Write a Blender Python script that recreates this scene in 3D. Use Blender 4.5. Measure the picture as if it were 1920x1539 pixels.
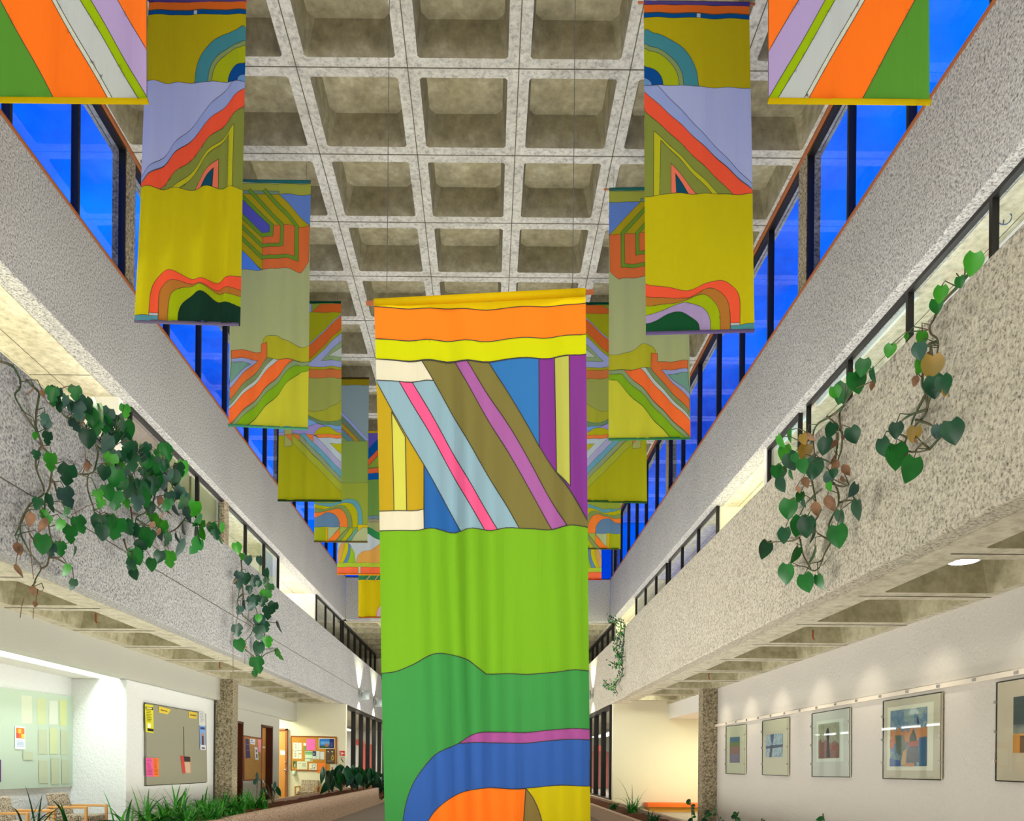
import bpy, bmesh, math, random
import numpy as np
from mathutils import Vector, Matrix, geometry
R = random.Random(7)
for o in list(bpy.data.objects): bpy.data.objects.remove(o)
scn = bpy.context.scene
C = scn.collection
E = 1.15                       # eye height above the floor
F = 1470.0; PX = 912.0; PY = 1436.0; ROLL = 0.009

# ------------------------------------------------------------------ camera
cd = bpy.data.cameras.new('camera'); cam = bpy.data.objects.new('camera', cd); C.objects.link(cam)
cd.sensor_fit = 'HORIZONTAL'; cd.sensor_width = 36.0; cd.lens = F/1920*36
cd.shift_x = (960-PX)/1920; cd.shift_y = (PY-769.5)/1920; cd.clip_end = 300
cam.matrix_world = Matrix.Translation((0, 0, E)) @ Matrix.Rotation(math.pi/2, 4, 'X') @ Matrix.Rotation(ROLL, 4, 'Z')
scn.camera = cam

# ------------------------------------------------------------------ world: blue dusk sky
w = bpy.data.worlds.new('dusk'); scn.world = w; w.use_nodes = True
nt = w.node_tree; nt.nodes.clear()
out = nt.nodes.new('ShaderNodeOutputWorld'); bg = nt.nodes.new('ShaderNodeBackground')
tc = nt.nodes.new('ShaderNodeTexCoord'); no = nt.nodes.new('ShaderNodeTexNoise'); cr = nt.nodes.new('ShaderNodeValToRGB')
mpn = nt.nodes.new('ShaderNodeMapping'); mpn.inputs['Scale'].default_value = (3.0, 3.0, 5.5)
no.inputs['Scale'].default_value = 1.3; no.inputs['Detail'].default_value = 7; no.inputs['Roughness'].default_value = .62
cr.color_ramp.elements[0].position = .32; cr.color_ramp.elements[0].color = (0.0, .06, .75, 1)
cr.color_ramp.elements[1].position = .68; cr.color_ramp.elements[1].color = (0.0, .27, 2.0, 1)
bg.inputs['Strength'].default_value = 1.0
nt.links.new(tc.outputs['Generated'], mpn.inputs['Vector']); nt.links.new(mpn.outputs[0], no.inputs['Vector'])
nt.links.new(no.outputs['Fac'], cr.inputs['Fac']); nt.links.new(cr.outputs['Color'], bg.inputs['Color'])
nt.links.new(bg.outputs[0], out.inputs[0])

# ------------------------------------------------------------------ large area lights and exposure
def area(name, loc, rot, sx, sy, power, col=(1, .975, .93), spread=180):
    l = bpy.data.lights.new(name, 'AREA'); l.shape = 'RECTANGLE'; l.size = sx; l.size_y = sy
    l.energy = power; l.color = col; l.spread = math.radians(spread)
    o = bpy.data.objects.new(name, l); C.objects.link(o); o.location = loc; o.rotation_euler = rot
    return o
def spot(name, loc, target, power, col=(1, .95, .86), ang=60, blend=.6, r=.05):
    l = bpy.data.lights.new(name, 'SPOT'); l.energy = power; l.color = col
    l.spot_size = math.radians(ang); l.spot_blend = blend; l.shadow_soft_size = r
    o = bpy.data.objects.new(name, l); C.objects.link(o); o.location = loc
    d = Vector(target)-Vector(loc); o.rotation_euler = d.to_track_quat('-Z', 'Y').to_euler()
    return o
PI = math.pi
# added fill lights: up from the floor, forward from behind the camera
area('fill_floor_near', (-.4, 0.2, .26), (PI, 0, 0), .5, 7.0, 290)
area('fill_floor_middle', (-.4, 12.0, .26), (PI, 0, 0), .5, 10.0, 700)
area('fill_floor_far', (-.4, 23.0, .26), (PI, 0, 0), .5, 11.0, 700)
area('fill_behind_camera', (-.4, -5.5, 4.6), (math.radians(100), 0, 0), 9.0, 5.0, 205)
area('fill_behind_camera_high', (-.4, -3.5, 9.2), (math.radians(62), 0, 0), 8.0, 2.5, 640)
# added fill strips in both planting troughs, shining up and across the hall
area('fill_parapet_right', (3.62, 13.0, 4.47), (0, math.radians(-125), 0), .16, 38, 620, (1, .97, .9))
area('fill_parapet_left', (-4.54, 13.0, 4.6), (0, math.radians(125), 0), .16, 38, 620, (1, .97, .9))
area('fill_walkway_left', (-4.95, 10.0, .4), (PI, 0, 0), .3, 15, 95, (1, 1, .82))  # added fill that brightens the left balcony soffit from below
area('fill_walkway_right', (4.1, 10.0, .2), (PI, 0, 0), .3, 14, 60, (1, .97, .86))  # the same added fill under the right balcony
scn.view_settings.view_transform = 'Standard'; scn.view_settings.look = 'None'
scn.view_settings.exposure = 0.0; scn.view_settings.gamma = 1.0; scn.view_settings.use_curve_mapping = False

# ------------------------------------------------------------------ points of the room
def ray(px, py):
    a = px-PX; b = PY-py
    return (a-ROLL*b)/F, (b+ROLL*a)/F
def on_x(px, py, X):
    a, b = ray(px, py); Y = X/a
    return Vector((X, Y, E+b*Y))
def on_y(px, py, Y):
    a, b = ray(px, py)
    return Vector((a*Y, Y, E+b*Y))

# ------------------------------------------------------------------ materials
def srgb(r, g, b):
    f = lambda c: (c/255/12.92) if c/255 <= .04045 else ((c/255+.055)/1.055)**2.4
    return (f(r), f(g), f(b), 1)
def newmat(name):
    m = bpy.data.materials.new(name); m.use_nodes = True
    return m, m.node_tree, m.node_tree.nodes['Principled BSDF']
MC = {}
def plain(name, rgb, rough=.7, metal=0.0, spec=.3, bump=0, bscale=60):
    if name in MC: return MC[name]
    m, t, p = newmat(name); p.inputs['Base Color'].default_value = srgb(*rgb)
    p.inputs['Roughness'].default_value = rough; p.inputs['Metallic'].default_value = metal
    p.inputs['Specular IOR Level'].default_value = spec
    if bump:
        tcx = t.nodes.new('ShaderNodeTexCoord'); n = t.nodes.new('ShaderNodeTexNoise'); b = t.nodes.new('ShaderNodeBump')
        n.inputs['Scale'].default_value = bscale; n.inputs['Detail'].default_value = 4; b.inputs['Strength'].default_value = bump
        b.inputs['Distance'].default_value = .02
        t.links.new(tcx.outputs['Object'], n.inputs['Vector']); t.links.new(n.outputs['Fac'], b.inputs['Height']); t.links.new(b.outputs[0], p.inputs['Normal'])
    MC[name] = m; return m
def speckle(name, c0, c1, c2, scale, big=(1, 1, 1), bump=.35, lo=.36, hi=.56, bigscale=.7, bigamt=.5):
    """noise mottled concrete: fine stones between colours c0..c1..c2, multiplied by a slow stain"""
    m, t, p = newmat(name); L = t.links.new
    p.inputs['Roughness'].default_value = .9; p.inputs['Specular IOR Level'].default_value = .15
    tcx = t.nodes.new('ShaderNodeTexCoord'); n = t.nodes.new('ShaderNodeTexNoise'); r = t.nodes.new('ShaderNodeValToRGB')
    n.inputs['Scale'].default_value = scale; n.inputs['Detail'].default_value = 3; n.inputs['Roughness'].default_value = .7
    r.color_ramp.elements[0].position = lo; r.color_ramp.elements[0].color = srgb(*c0)
    r.color_ramp.elements[1].position = hi; r.color_ramp.elements[1].color = srgb(*c1)
    e = r.color_ramp.elements.new(min(.98, hi+.16)); e.color = srgb(*c2)
    n2 = t.nodes.new('ShaderNodeTexNoise'); n2.inputs['Scale'].default_value = bigscale; n2.inputs['Detail'].default_value = 6
    r2 = t.nodes.new('ShaderNodeValToRGB'); r2.color_ramp.elements[0].position = .35; r2.color_ramp.elements[0].color = (*big, 1)
    r2.color_ramp.elements[1].position = .62; r2.color_ramp.elements[1].color = (1, 1, 1, 1)
    mx = t.nodes.new('ShaderNodeMix'); mx.data_type = 'RGBA'; mx.blend_type = 'MULTIPLY'; mx.inputs[0].default_value = bigamt
    L(tcx.outputs['Object'], n.inputs['Vector']); L(tcx.outputs['Object'], n2.inputs['Vector'])
    L(n.outputs['Fac'], r.inputs['Fac']); L(n2.outputs['Fac'], r2.inputs['Fac'])
    L(r.outputs['Color'], mx.inputs[6]); L(r2.outputs['Color'], mx.inputs[7]); L(mx.outputs[2], p.inputs['Base Color'])
    b = t.nodes.new('ShaderNodeBump'); b.inputs['Strength'].default_value = bump; b.inputs['Distance'].default_value = .02
    L(n.outputs['Fac'], b.inputs['Height']); L(b.outputs[0], p.inputs['Normal'])
    return m
M = {}
M['agg'] = speckle('exposed_aggregate', (82, 81, 80), (156, 156, 153), (190, 188, 182), 40, lo=.31, hi=.47, big=(.86, .86, .88))
M['aggw'] = speckle('exposed_aggregate_warm', (98, 92, 80), (174, 168, 150), (204, 197, 178), 42, lo=.31, hi=.47, big=(.9, .88, .86))
M['colm'] = speckle('column_aggregate', (90, 82, 66), (166, 154, 128), (190, 180, 156), 30, big=(.85, .85, .85))
M['smooth'] = speckle('smooth_concrete', (158, 152, 132), (196, 190, 168), (208, 202, 182), 9, big=(.8, .78, .72), bump=.06, lo=.25, hi=.55)
M['rib'] = speckle('rib_concrete', (140, 140, 134), (184, 183, 174), (198, 197, 188), 16, big=(.78, .77, .74), bump=.06, lo=.28, hi=.5, bigscale=1.6, bigamt=.8)
M['pan'] = speckle('coffer_concrete', (132, 126, 104), (158, 152, 126), (174, 170, 148), 5, big=(.8, .77, .66), bump=.05, lo=.3, hi=.56, bigscale=1.1, bigamt=.6)
M['pan2'] = speckle('soffit_panel_concrete', (150, 144, 116), (182, 176, 146), (196, 190, 164), 6, big=(.8, .78, .7), bump=.05, lo=.3, hi=.56, bigscale=1.3, bigamt=.6)
M['bulk'] = plain('grey_white_plaster', (186, 186, 174), .85, 0, .2, .2, 40)
M['stuccor'] = plain('off_white_stucco', (204, 199, 190), .85, 0, .2, .8, 26)
M['stucco'] = plain('white_stucco', (226, 228, 226), .85, 0, .2, .8, 26)
M['plaster'] = plain('white_plaster', (222, 220, 212), .85, 0, .2, .25, 40)
M['cream'] = plain('cream_plaster', (226, 222, 196), .85, 0, .2, .12, 30)
M['carpet'] = plain('floor_tile', (150, 138, 122), .6, 0, .3, .1, 20)
M['dark'] = plain('dark_bronze_metal', (34, 32, 30), .4, .4, .4)
M['brown'] = plain('brown_wood_trim', (150, 88, 48), .5)
M['wood'] = plain('varnished_oak', (200, 140, 70), .4)
M['maple'] = plain('light_wood', (214, 160, 96), .4)
M['rootc'] = plain('bark_mulch', (98, 60, 40), .95, 0, .1, 1.0, 30)
M['chrome'] = plain('brushed_steel', (190, 190, 190), .25, 1.0)
M['wire'] = plain('steel_wire', (70, 70, 68), .5, .6)
M['red'] = plain('red_paint', (226, 70, 52), .5)
M['white'] = plain('white_paper', (240, 240, 236), .8)
M['grey'] = plain('grey_panel', (150, 148, 128), .8, 0, .2, .1, 20)
def glassmat(name, tint, fac=.0):
    m = bpy.data.materials.new(name); m.use_nodes = True; t = m.node_tree; t.nodes.clear()
    o = t.nodes.new('ShaderNodeOutputMaterial'); mx = t.nodes.new('ShaderNodeMixShader'); tr = t.nodes.new('ShaderNodeBsdfTransparent'); g = t.nodes.new('ShaderNodeBsdfGlossy')
    fr = t.nodes.new('ShaderNodeFresnel'); ge = t.nodes.new('ShaderNodeNewGeometry'); mr = t.nodes.new('ShaderNodeMapRange')
    mr.inputs['To Min'].default_value = 1.45; mr.inputs['To Max'].default_value = 1/1.45
    t.links.new(ge.outputs['Backfacing'], mr.inputs['Value']); t.links.new(mr.outputs[0], fr.inputs['IOR'])
    g.inputs['Roughness'].default_value = .02; tr.inputs['Color'].default_value = tint
    t.links.new(fr.outputs[0], mx.inputs[0]); t.links.new(tr.outputs[0], mx.inputs[1]); t.links.new(g.outputs[0], mx.inputs[2]); t.links.new(mx.outputs[0], o.inputs[0])
    return m
M['glass'] = glassmat('window_glass', (.93, .97, .98, 1))
M['nightglass'] = glassmat('night_glass', (.16, .3, .5, 1))
def emit(name, col, s):
    m = bpy.data.materials.new(name); m.use_nodes = True; t = m.node_tree; t.nodes.clear()
    o = t.nodes.new('ShaderNodeOutputMaterial'); e = t.nodes.new('ShaderNodeEmission'); e.inputs[0].default_value = (*col, 1); e.inputs[1].default_value = s
    t.links.new(e.outputs[0], o.inputs[0]); return m
M['lamp'] = emit('lit_diffuser', (1, .98, .88), 6)

# ------------------------------------------------------------------ mesh builder
class MB:
    def __init__(s): s.v = []; s.f = []; s.m = []; s.cur = 0
    def add(s, pts, faces):
        b = len(s.v); s.v += [tuple(p) for p in pts]
        for f in faces: s.f.append(tuple(b+i for i in f)); s.m.append(s.cur)
    def quad(s, a, b, c, d): s.add([a, b, c, d], [(0, 1, 2, 3)]); return s
    def box(s, x0, x1, y0, y1, z0, z1):
        p = [(x, y, z) for z in (z0, z1) for y in (y0, y1) for x in (x0, x1)]
        s.add(p, [(0, 2, 3, 1), (4, 5, 7, 6), (0, 1, 5, 4), (2, 6, 7, 3), (0, 4, 6, 2), (1, 3, 7, 5)]); return s
    def tube(s, path, r, n=6, cap=True, r2=None):
        path = [Vector(p) for p in path]; rings = []; k = len(path)
        for i, p in enumerate(path):
            d = (path[min(i+1, k-1)]-path[max(i-1, 0)]).normalized()
            u = d.cross(Vector((0, 0, 1)));
            if u.length < .05: u = d.cross(Vector((1, 0, 0)))
            u.normalize(); q = d.cross(u)
            rr = r if r2 is None else r+(r2-r)*i/(k-1)
            rings.append([p+(u*math.cos(2*PI*j/n)+q*math.sin(2*PI*j/n))*rr for j in range(n)])
        pts = [p for rg in rings for p in rg]; fs = []
        for i in range(k-1):
            for j in range(n): a = i*n+j; b = i*n+(j+1) % n; fs.append((a, b, b+n, a+n))
        if cap: fs.append(tuple(range(n-1, -1, -1))); fs.append(tuple(range((k-1)*n, k*n)))
        s.add(pts, fs); return s
    def build(s, name, mats, parent=None, kind=None, smooth=False, label=None, cat=None, group=None):
        if not isinstance(mats, (list, tuple)): mats = [mats]
        me = bpy.data.meshes.new(name)
        if parent is None and kind != 'structure':
            xs, ys, zs = zip(*s.v); o0 = Vector(((min(xs)+max(xs))/2, (min(ys)+max(ys))/2, min(zs)))
        else: o0 = Vector((0, 0, 0))
        me.from_pydata([Vector(p)-o0 for p in s.v], [], s.f)
        for m in mats: me.materials.append(m)
        me.polygons.foreach_set('material_index', s.m)
        if smooth: me.polygons.foreach_set('use_smooth', [True]*len(me.polygons))
        me.update(); o = bpy.data.objects.new(name, me); C.objects.link(o); o.location = o0
        if parent is not None:
            o.parent = parent; o.location = -root_loc(parent)
        if kind: o['kind'] = kind
        if label: o['label'] = label
        if cat: o['category'] = cat
        if group: o['group'] = group
        return o
def root_loc(p):
    v = Vector((0, 0, 0))
    while p is not None: v += p.location; p = p.parent
    return v
def thing(name, label, cat, loc, group=None):
    o = bpy.data.objects.new(name, None); C.objects.link(o); o.location = loc; o.empty_display_size = .1
    o['label'] = label; o['category'] = cat
    if group: o['group'] = group
    return o
def struct(name, mb, mats, parent=None): return mb.build(name, mats, parent, kind=None if parent else 'structure')
def bev(o, w=.01, n=2):
    b = o.modifiers.new('bevel', 'BEVEL'); b.width = w; b.segments = n; b.limit_method = 'ANGLE'; return o

# ------------------------------------------------------------------ measures
S = 1.52
def row(k): return 12.2+S*k
XR, XL = 4.90, -5.67                        # glazing planes
XRf, XLf = 4.73, -5.50                      # faces of the upper parapets
XRp, XLp = 3.25, -4.17                      # faces of the balcony parapets
ZC = E+9.5; ZS = E+7.25; ZU = E+5.61        # roof ribs, clerestory sill, underside of upper parapets
ZRt, ZLt = E+3.35, E+3.50                   # tops of balcony parapets
ZRb, ZLb = E+1.69, E+1.80                   # undersides of the balconies
YE = 30.3

def waffle(mb, xs, ys, wdt, z, dep, draft=.055):
    """underside of a two-way ribbed slab: ribs centred on xs and ys, coffers between them (slot 0 ribs, slot 1 coffers)"""
    h = wdt/2; X = []; Y = []
    for i, x in enumerate(xs): X += [x-h, x+h]
    for y in ys: Y += [y-h, y+h]
    X = X[1:-1]; Y = Y[1:-1]; X = [xs[0]-h]+X+[xs[-1]+h]; Y = [ys[0]-h]+Y+[ys[-1]+h]
    nx, ny = len(X), len(Y)
    for i in range(nx-1):
        for j in range(ny-1):
            if i % 2 == 1 and j % 2 == 1:
                a, b, c, d = X[i], X[i+1], Y[j], Y[j+1]
                e = .03                                    # chamfered corners of the opening
                low = [(a+e, c, z), (b-e, c, z), (b, c+e, z), (b, d-e, z), (b-e, d, z), (a+e, d, z), (a, d-e, z), (a, c+e, z)]
                q = draft; k2 = .09
                up = [(a+q+k2, c+q, z+dep), (b-q-k2, c+q, z+dep), (b-q, c+q+k2, z+dep), (b-q, d-q-k2, z+dep), (b-q-k2, d-q, z+dep), (a+q+k2, d-q, z+dep), (a+q, d-q-k2, z+dep), (a+q, c+q+k2, z+dep)]
                mb.cur = 1
                mb.add(low+up, [(n, (n+1) % 8, (n+1) % 8+8, n+8) for n in range(8)]+[tuple(range(8, 16))])
                mb.cur = 0
                for (cx, cy, p0, p1) in ((a, c, (a+e, c), (a, c+e)), (b, c, (b, c+e), (b-e, c)), (b, d, (b-e, d), (b, d-e)), (a, d, (a, d-e), (a+e, d))):
                    mb.add([(cx, cy, z), (p0[0], p0[1], z), (p1[0], p1[1], z)], [(0, 1, 2)])
            else:
                mb.cur = 0
                mb.quad((X[i], Y[j], z), (X[i+1], Y[j], z), (X[i+1], Y[j+1], z), (X[i], Y[j+1], z))
M['groove'] = plain('formwork_joint', (92, 88, 76), .9)
def grooves(mb, xs, ys, z, x0, x1, y0, y1, wd=.007):
    """fine formwork joints that run along the middle of the ribs"""
    for x in xs: mb.box(x-wd, x+wd, y0, y1, z-.004, z+.01)
    for y in ys: mb.box(x0, x1, y-wd, y+wd, z-.004, z+.01)

# ------------------------------------------------------------------ roof and floors
XS = [-5.71+1.517*i for i in range(8)]; YS = [row(k) for k in range(-13, 13)]
mb = MB(); waffle(mb, XS, YS, .30, ZC, .47); mb.cur = 2
grooves(mb, XS[1:-1], YS, ZC, XS[0], XS[-1], YS[0], YS[-1])
mb.cur = 0; mb.box(XS[0]-.3, XS[-1]+.3, YS[0]-.2, YS[-1]+.3, ZC+.55, ZC+.7)
for x in (XS[0]-.17, XS[-1]+.17): mb.box(x-.03, x+.03, YS[0]-.2, YS[-1]+.3, ZC, ZC+.56)
for y in (YS[0]-.17, YS[-1]+.17): mb.box(XS[0]-.3, XS[-1]+.3, y-.03, y+.03, ZC, ZC+.56)
struct('ceiling', mb, [M['rib'], M['pan'], M['groove']])
struct('floor', MB().box(-13, 13, -8, 52, -.2, 0), M['carpet'])
# slabs over the side wings (upper storey soffits) and over the far hall
def soffit(name, xs, ys, z, dep=.42, wd=.32, top=.14):
    mb = MB(); waffle(mb, xs, ys, wd, z, dep); mb.cur = 2; grooves(mb, [], ys, z, xs[0], xs[-1], ys[0], ys[-1])
    mb.cur = 0; mb.box(xs[0]-.16, xs[-1]+.16, ys[0]-.16, ys[-1]+.16, z+dep+.02, z+dep+top)
    mb.box(xs[0]-.16, xs[0]-.1, ys[0]-.16, ys[-1]+.16, z+.001, z+dep+.03); mb.box(xs[-1]+.1, xs[-1]+.16, ys[0]-.16, ys[-1]+.16, z+.001, z+dep+.03)
    return struct(name, mb, [M['smooth'], M['pan2'], M['groove']])
YB = [row(k) for k in range(-13, 8)]
soffit('ceiling_balcony_right', [XRp+.36, XR+.06], YB, ZRb)
soffit('ceiling_balcony_left', [XLp-.36, XL+.02][::-1], YB, ZLb)
YF = [30.79]+[row(k) for k in range(13, 20)]
soffit('ceiling_far_hall', XS, YF, ZU)
# ------------------------------------------------------------------ parapets, end wall, columns
def wall(name, x0, x1, y0, y1, z0, z1, mat, kind='structure', bevel=0):
    o = MB().box(x0, x1, y0, y1, z0, z1).build(name, mat, None, kind='structure')
    if bevel: bev(o, bevel)
    return o
Y0 = -7.7
wall('wall_upper_right', XRf, XR+.12, Y0, YE, ZU, ZS, M['agg'], bevel=.015)
wall('wall_upper_left', XL-.12, XLf, Y0, YE, ZU, ZS, M['agg'], bevel=.015)
wall('wall_upper_end', XLf, XRf, YE, YE+.3, ZU, ZS, M['agg'], bevel=.015)
wall('wall_balcony_right_near', XRp, XRp+.2, Y0, 18.35, ZRb, ZRt, M['aggw'], bevel=.02)
wall('wall_balcony_right_far', XRp+.05, XRp+.2, 18.36, 45, ZRb, ZRt, M['aggw'], bevel=.02)
wall('wall_balcony_left', XLp-.2, XLp, Y0, 45, ZLb, ZLt, M['agg'], bevel=.02)
mb = MB(); mb.box(XLp, XLp+.003, Y0, 45, ZLb+.62, ZLb+.632); struct('trim_1', mb, M['groove'])
struct('trim_2', MB().box(XRf-.012, XR+.02, Y0, YE, ZS, ZS+.035), M['brown'])
struct('trim_3', MB().box(XL-.02, XLf+.012, Y0, YE, ZS, ZS+.035), M['brown'])
struct('trim_4', MB().box(XR-.09, XR-.03, Y0, YE, ZC-.05, ZC+.0), M['brown'])
struct('trim_5', MB().box(XL+.03, XL+.09, Y0, YE, ZC-.05, ZC+.0), M['brown'])
# balcony floors with planting troughs
wall('floor_balcony_right', XRp+.2, XR+4, Y0, 45, ZRb+.57, ZRb+.68, M['carpet'])
wall('floor_balcony_left', XL-4.5, XLp-.2, Y0, 45, ZLb+.57, ZLb+.68, M['carpet'])
for i, (a, b, zt) in enumerate(((XRp+.2, XRp+.55, ZRt-.12), (XLp-.55, XLp-.2, ZLt-.12))):
    wall('trim_%d' % (6+i), a, b, Y0, 30, zt-.3, zt, M['rootc'])
# clerestory and upper columns
for k in (-6, 0, 6, 12):
    y = row(k)
    wall('trim_%d' % (10+k), XR-.06, XR+.16, y-.15, y+.15, ZU+.02, ZC, M['colm'])
    wall('trim_%d' % (40+k), XL-.16, XL+.06, y-.15, y+.15, ZU+.02, ZC, M['colm'])
# lower columns
wall('trim_60', 4.59, 4.93, 16.65, 17.0, 0, ZRb+.3, M['colm'])
wall('trim_61', -5.76, -5.40, 16.65, 17.0, 0, ZLb+.3, M['colm'])
# slabs over the rooms behind the glazing of the upper storey
struct('ceiling_room_right', MB().box(XR+.1, XR+5.2, Y0, 45, ZU+.0, ZU+.3), M['smooth'])
mb = MB(); mb.box(XL-1.0, XL-.1, Y0, 45, ZU, ZU+.3); mb.cur = 0
mb2 = MB(); waffle(mb2, [XL-1.155, XL-2.67, XL-4.19, XL-5.71][::-1], [row(k) for k in range(-13, 22)], .3, ZU, .42)
mb2.cur = 0; mb2.box(XL-5.8, XL-1.0, Y0, 45, ZU+.43, ZU+.55)
struct('ceiling_room_left', mb, M['smooth']); struct('ceiling_room_left_coffers', mb2, [M['smooth'], M['pan']])
struct('trim_62', MB().box(XL-.69, XL-.682, Y0, 45, ZU-.003, ZU+.01), M['groove'])
struct('trim_63', MB().box(XR+.45, XR+.458, Y0, 45, ZU-.003, ZU+.01), M['groove'])
struct('trim_64', MB().box(XL-1.0, XL-.12, 11.35, 11.362, ZU-.003, ZU+.01), M['groove'])

# ------------------------------------------------------------------ windows: each module a frame with its own pane
WN = [0]
def window(axis, c, a, b, z0, z1, gl, t=.055, d=.1, name=None):
    """axis 'x': pane in the plane x=c from y=a..b; axis 'y': in the plane y=c from x=a..b"""
    WN[0] += 1
    mb = MB(); h = t/2
    def bx(u0, u1, w0, w1):
        if axis == 'x': mb.box(c-d/2, c+d/2, u0, u1, w0, w1)
        else: mb.box(u0, u1, c-d/2, c+d/2, w0, w1)
    bx(a, a+h, z0, z1); bx(b-h, b, z0, z1); bx(a+h, b-h, z0, z0+t); bx(a+h, b-h, z1-t, z1)
    o = mb.build('window_%d' % WN[0], M['dark'], None, kind='structure')
    g = MB()
    if axis == 'x': g.quad((c, a+h, z0+t), (c, b-h, z0+t), (c, b-h, z1-t), (c, a+h, z1-t))
    else: g.quad((a+h, c, z0+t), (b-h, c, z0+t), (b-h, c, z1-t), (a+h, c, z1-t))
    g.build('glass_pane', gl, o)
    return o
for k in range(-6, 12):
    for X in (XR, XL):
        a, b = row(k), row(k+1)
        if k % 6 == 0: a += .15
        if (k+1) % 6 == 0: b -= .15
        window('x', X, a, b, ZS+.03, ZC-.05, M['glass'])
for i in range(7): window('y', YE+.16, XS[i]+(.1 if i == 0 else 0), XS[i+1]-(.1 if i == 6 else 0), ZS, ZC, M['nightglass'])
z0R, z0L = ZRb+.68, ZLb+.68
for k in list(range(-6, 1))+list(range(3, 9)):
    window('x', XR, row(k)+(.15 if k % 6 == 0 else 0), row(k+1)-(.15 if (k+1) % 6 == 0 else 0), z0R, ZU-.0, M['glass'], t=.05, d=.07)
for k in list(range(0, 6))+list(range(9, 12)):
    window('x', XL, row(k)+(.15 if k % 6 == 0 else 0), row(k+1)-(.15 if (k+1) % 6 == 0 else 0), z0L, ZU, M['glass'], t=.055, d=.07)
for k in range(12, 18):
    window('x', XL, row(k)+(.2 if k == 12 else 0), row(k+1), z0L, ZU, M['glass'], t=.09)
    window('x', XR, row(k)+(.2 if k == 12 else 0), row(k+1), z0R, ZU, M['glass'], t=.09)
wall('trim_65', XR-.05, XR+.06, 13.72-.05+.05, 13.83, z0R, ZU, M['plaster'])
wall('trim_66', XL-.06, XL+.05, 16.72-.16+.1, 16.66+.3, z0L, ZU, M['colm'])
# rooms of the upper storey: cross walls and back walls
def cross(name, x0, x1, y, z0, z1, mat, t=.15): return wall(name, x0, x1, y, y+t, z0, z1, mat)
cross('wall_passage_left_near', XL-5, XL-.02, 12.02, z0L, ZU, M['plaster'])
cross('wall_passage_left_far', XL-5, XL-.02, 25.75, z0L, ZU, M['plaster'])
cross('wall_room_left', XL-5, XL-.1, 21.32, z0L, ZU, M['plaster'])
cross('wall_room_left_two', XL-5, XL-.1, 16.72, z0L, ZU, M['plaster'])
cross('wall_passage_right_near', XR+.07, XR+5, 16.82, z0R, ZU, M['cream'])
cross('wall_passage_right_near_two', XR+.07, XR+5, 13.66, z0R, ZU, M['cream'])
cross('wall_passage_right_far', XR+.07, XR+5, 30.3, z0R, ZU, M['cream'])
cross('wall_room_right', XR+.07, XR+5, 25.9, z0R, ZU, M['cream'])
wall('wall_back_right_upper', XR+5, XR+5.2, Y0, 45, 0, ZU+.3, M['plaster'])
wall('wall_back_left_upper', XL-5.7, XL-5.5, Y0, 45, 0, ZU+.3, M['plaster'])
wall('wall_far_upper', XL-5.5, XR+5, 41.4, 41.6, z0R, ZU+.6, M['cream'])
struct('trim_67', MB().box(XL, XR, 41.36, 41.4, ZLt+.75, ZLt+.79), M['brown'])
wall('wall_far_end_strip', XL-5.5, XR+5.2, 45, 45.1, 0, ZU+.6, M['plaster'])
# enclosure behind the camera and above the wings
wall('wall_back', XL-5.7, XR+5.2, Y0-.3, Y0-.1, 0, ZC+.6, M['plaster'])
wall('wall_wing_right_ext', XR+.0, XR+.2, Y0, row(-6)-.2, ZS, ZC+.6, M['agg'])
wall('wall_wing_left_ext', XL-.2, XL-.0, Y0, row(-6)-.2, ZS, ZC+.6, M['agg'])
wall('ceiling_far_roof', XL-5.7, XR+5.2, YE+.3, 45.2, ZU+.62, ZU+.7, M['smooth'])

# ------------------------------------------------------------------ ground floor
ZbL = E+1.35; ZbR = E+1.27
wall('wall_right_ground', XR, XR+.25, Y0, 16.66, 0, ZRb+.3, M['stuccor'])
wall('wall_left_bulkhead', XL-.25, XL+.0, Y0, 16.64, ZbL, ZLb+.3, M['bulk'])
wall('wall_left_bulkhead_far', XL-.2, XL+.02, 17.02, 23.3, ZbL-.08, ZLb+.3, M['bulk'])
wall('wall_left_niche_end', -6.72, XL-.12, 12.6, 16.64, 0, ZbL+.0, M['stucco'], bevel=.02)
wall('wall_left_niche_back', -6.85, -6.68, Y0, 12.6, 0, ZbL+.15, M['stucco'])
wall('ceiling_niche', -6.7, -6.22, Y0, 12.62, ZbL, ZbL+.1, M['plaster'])
wall('ceiling_niche_upper', -6.9, XL-.1, Y0, 12.6, ZbL+.42, ZbL+.5, M['plaster'])
# wall with two doors, then a recess
WD = XL-.03
for i, (a, b, z) in enumerate(((17.0, 17.35, 0), (18.3, 19.85, 0), (20.84, 21.55, 0), (17.35, 18.3, E+.955), (19.85, 20.84, E+.975))):
    wall('wall_left_doors_%s' % 'abcde'[i], WD-.25, WD, a, b, z, ZbL-.06, M['bulk'])
wall('wall_left_recess_back', -8.2, -8.0, 21.55, 23.3, 0, ZbL+.4, M['plaster'])
wall('wall_left_recess_near', -8.0, WD-.25, 21.4, 21.55, 0, ZbL+.4, M['plaster'])
wall('ceiling_recess', -8.0, XL-.2, 21.55, 23.3, ZbL+.3, ZbL+.4, M['plaster'])
wall('wall_left_cross', -8.0, XLp-.02, 23.3, 23.5, 0, ZLb+.3, M['cream'])
wall('wall_right_cross', XRp+.12, XR+3.5, 20.9, 21.1, 0, ZRb+.3, M['cream'])
wall('wall_right_recess_bulkhead', 4.86, 5.1, 17.0, 20.9, ZbR+.03, ZRb+.3, M['plaster'])
wall('ceiling_recess_right', 5.1, 8.4, 16.6, 20.9, ZbR+.03, ZbR+.13, M['plaster'])
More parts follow.
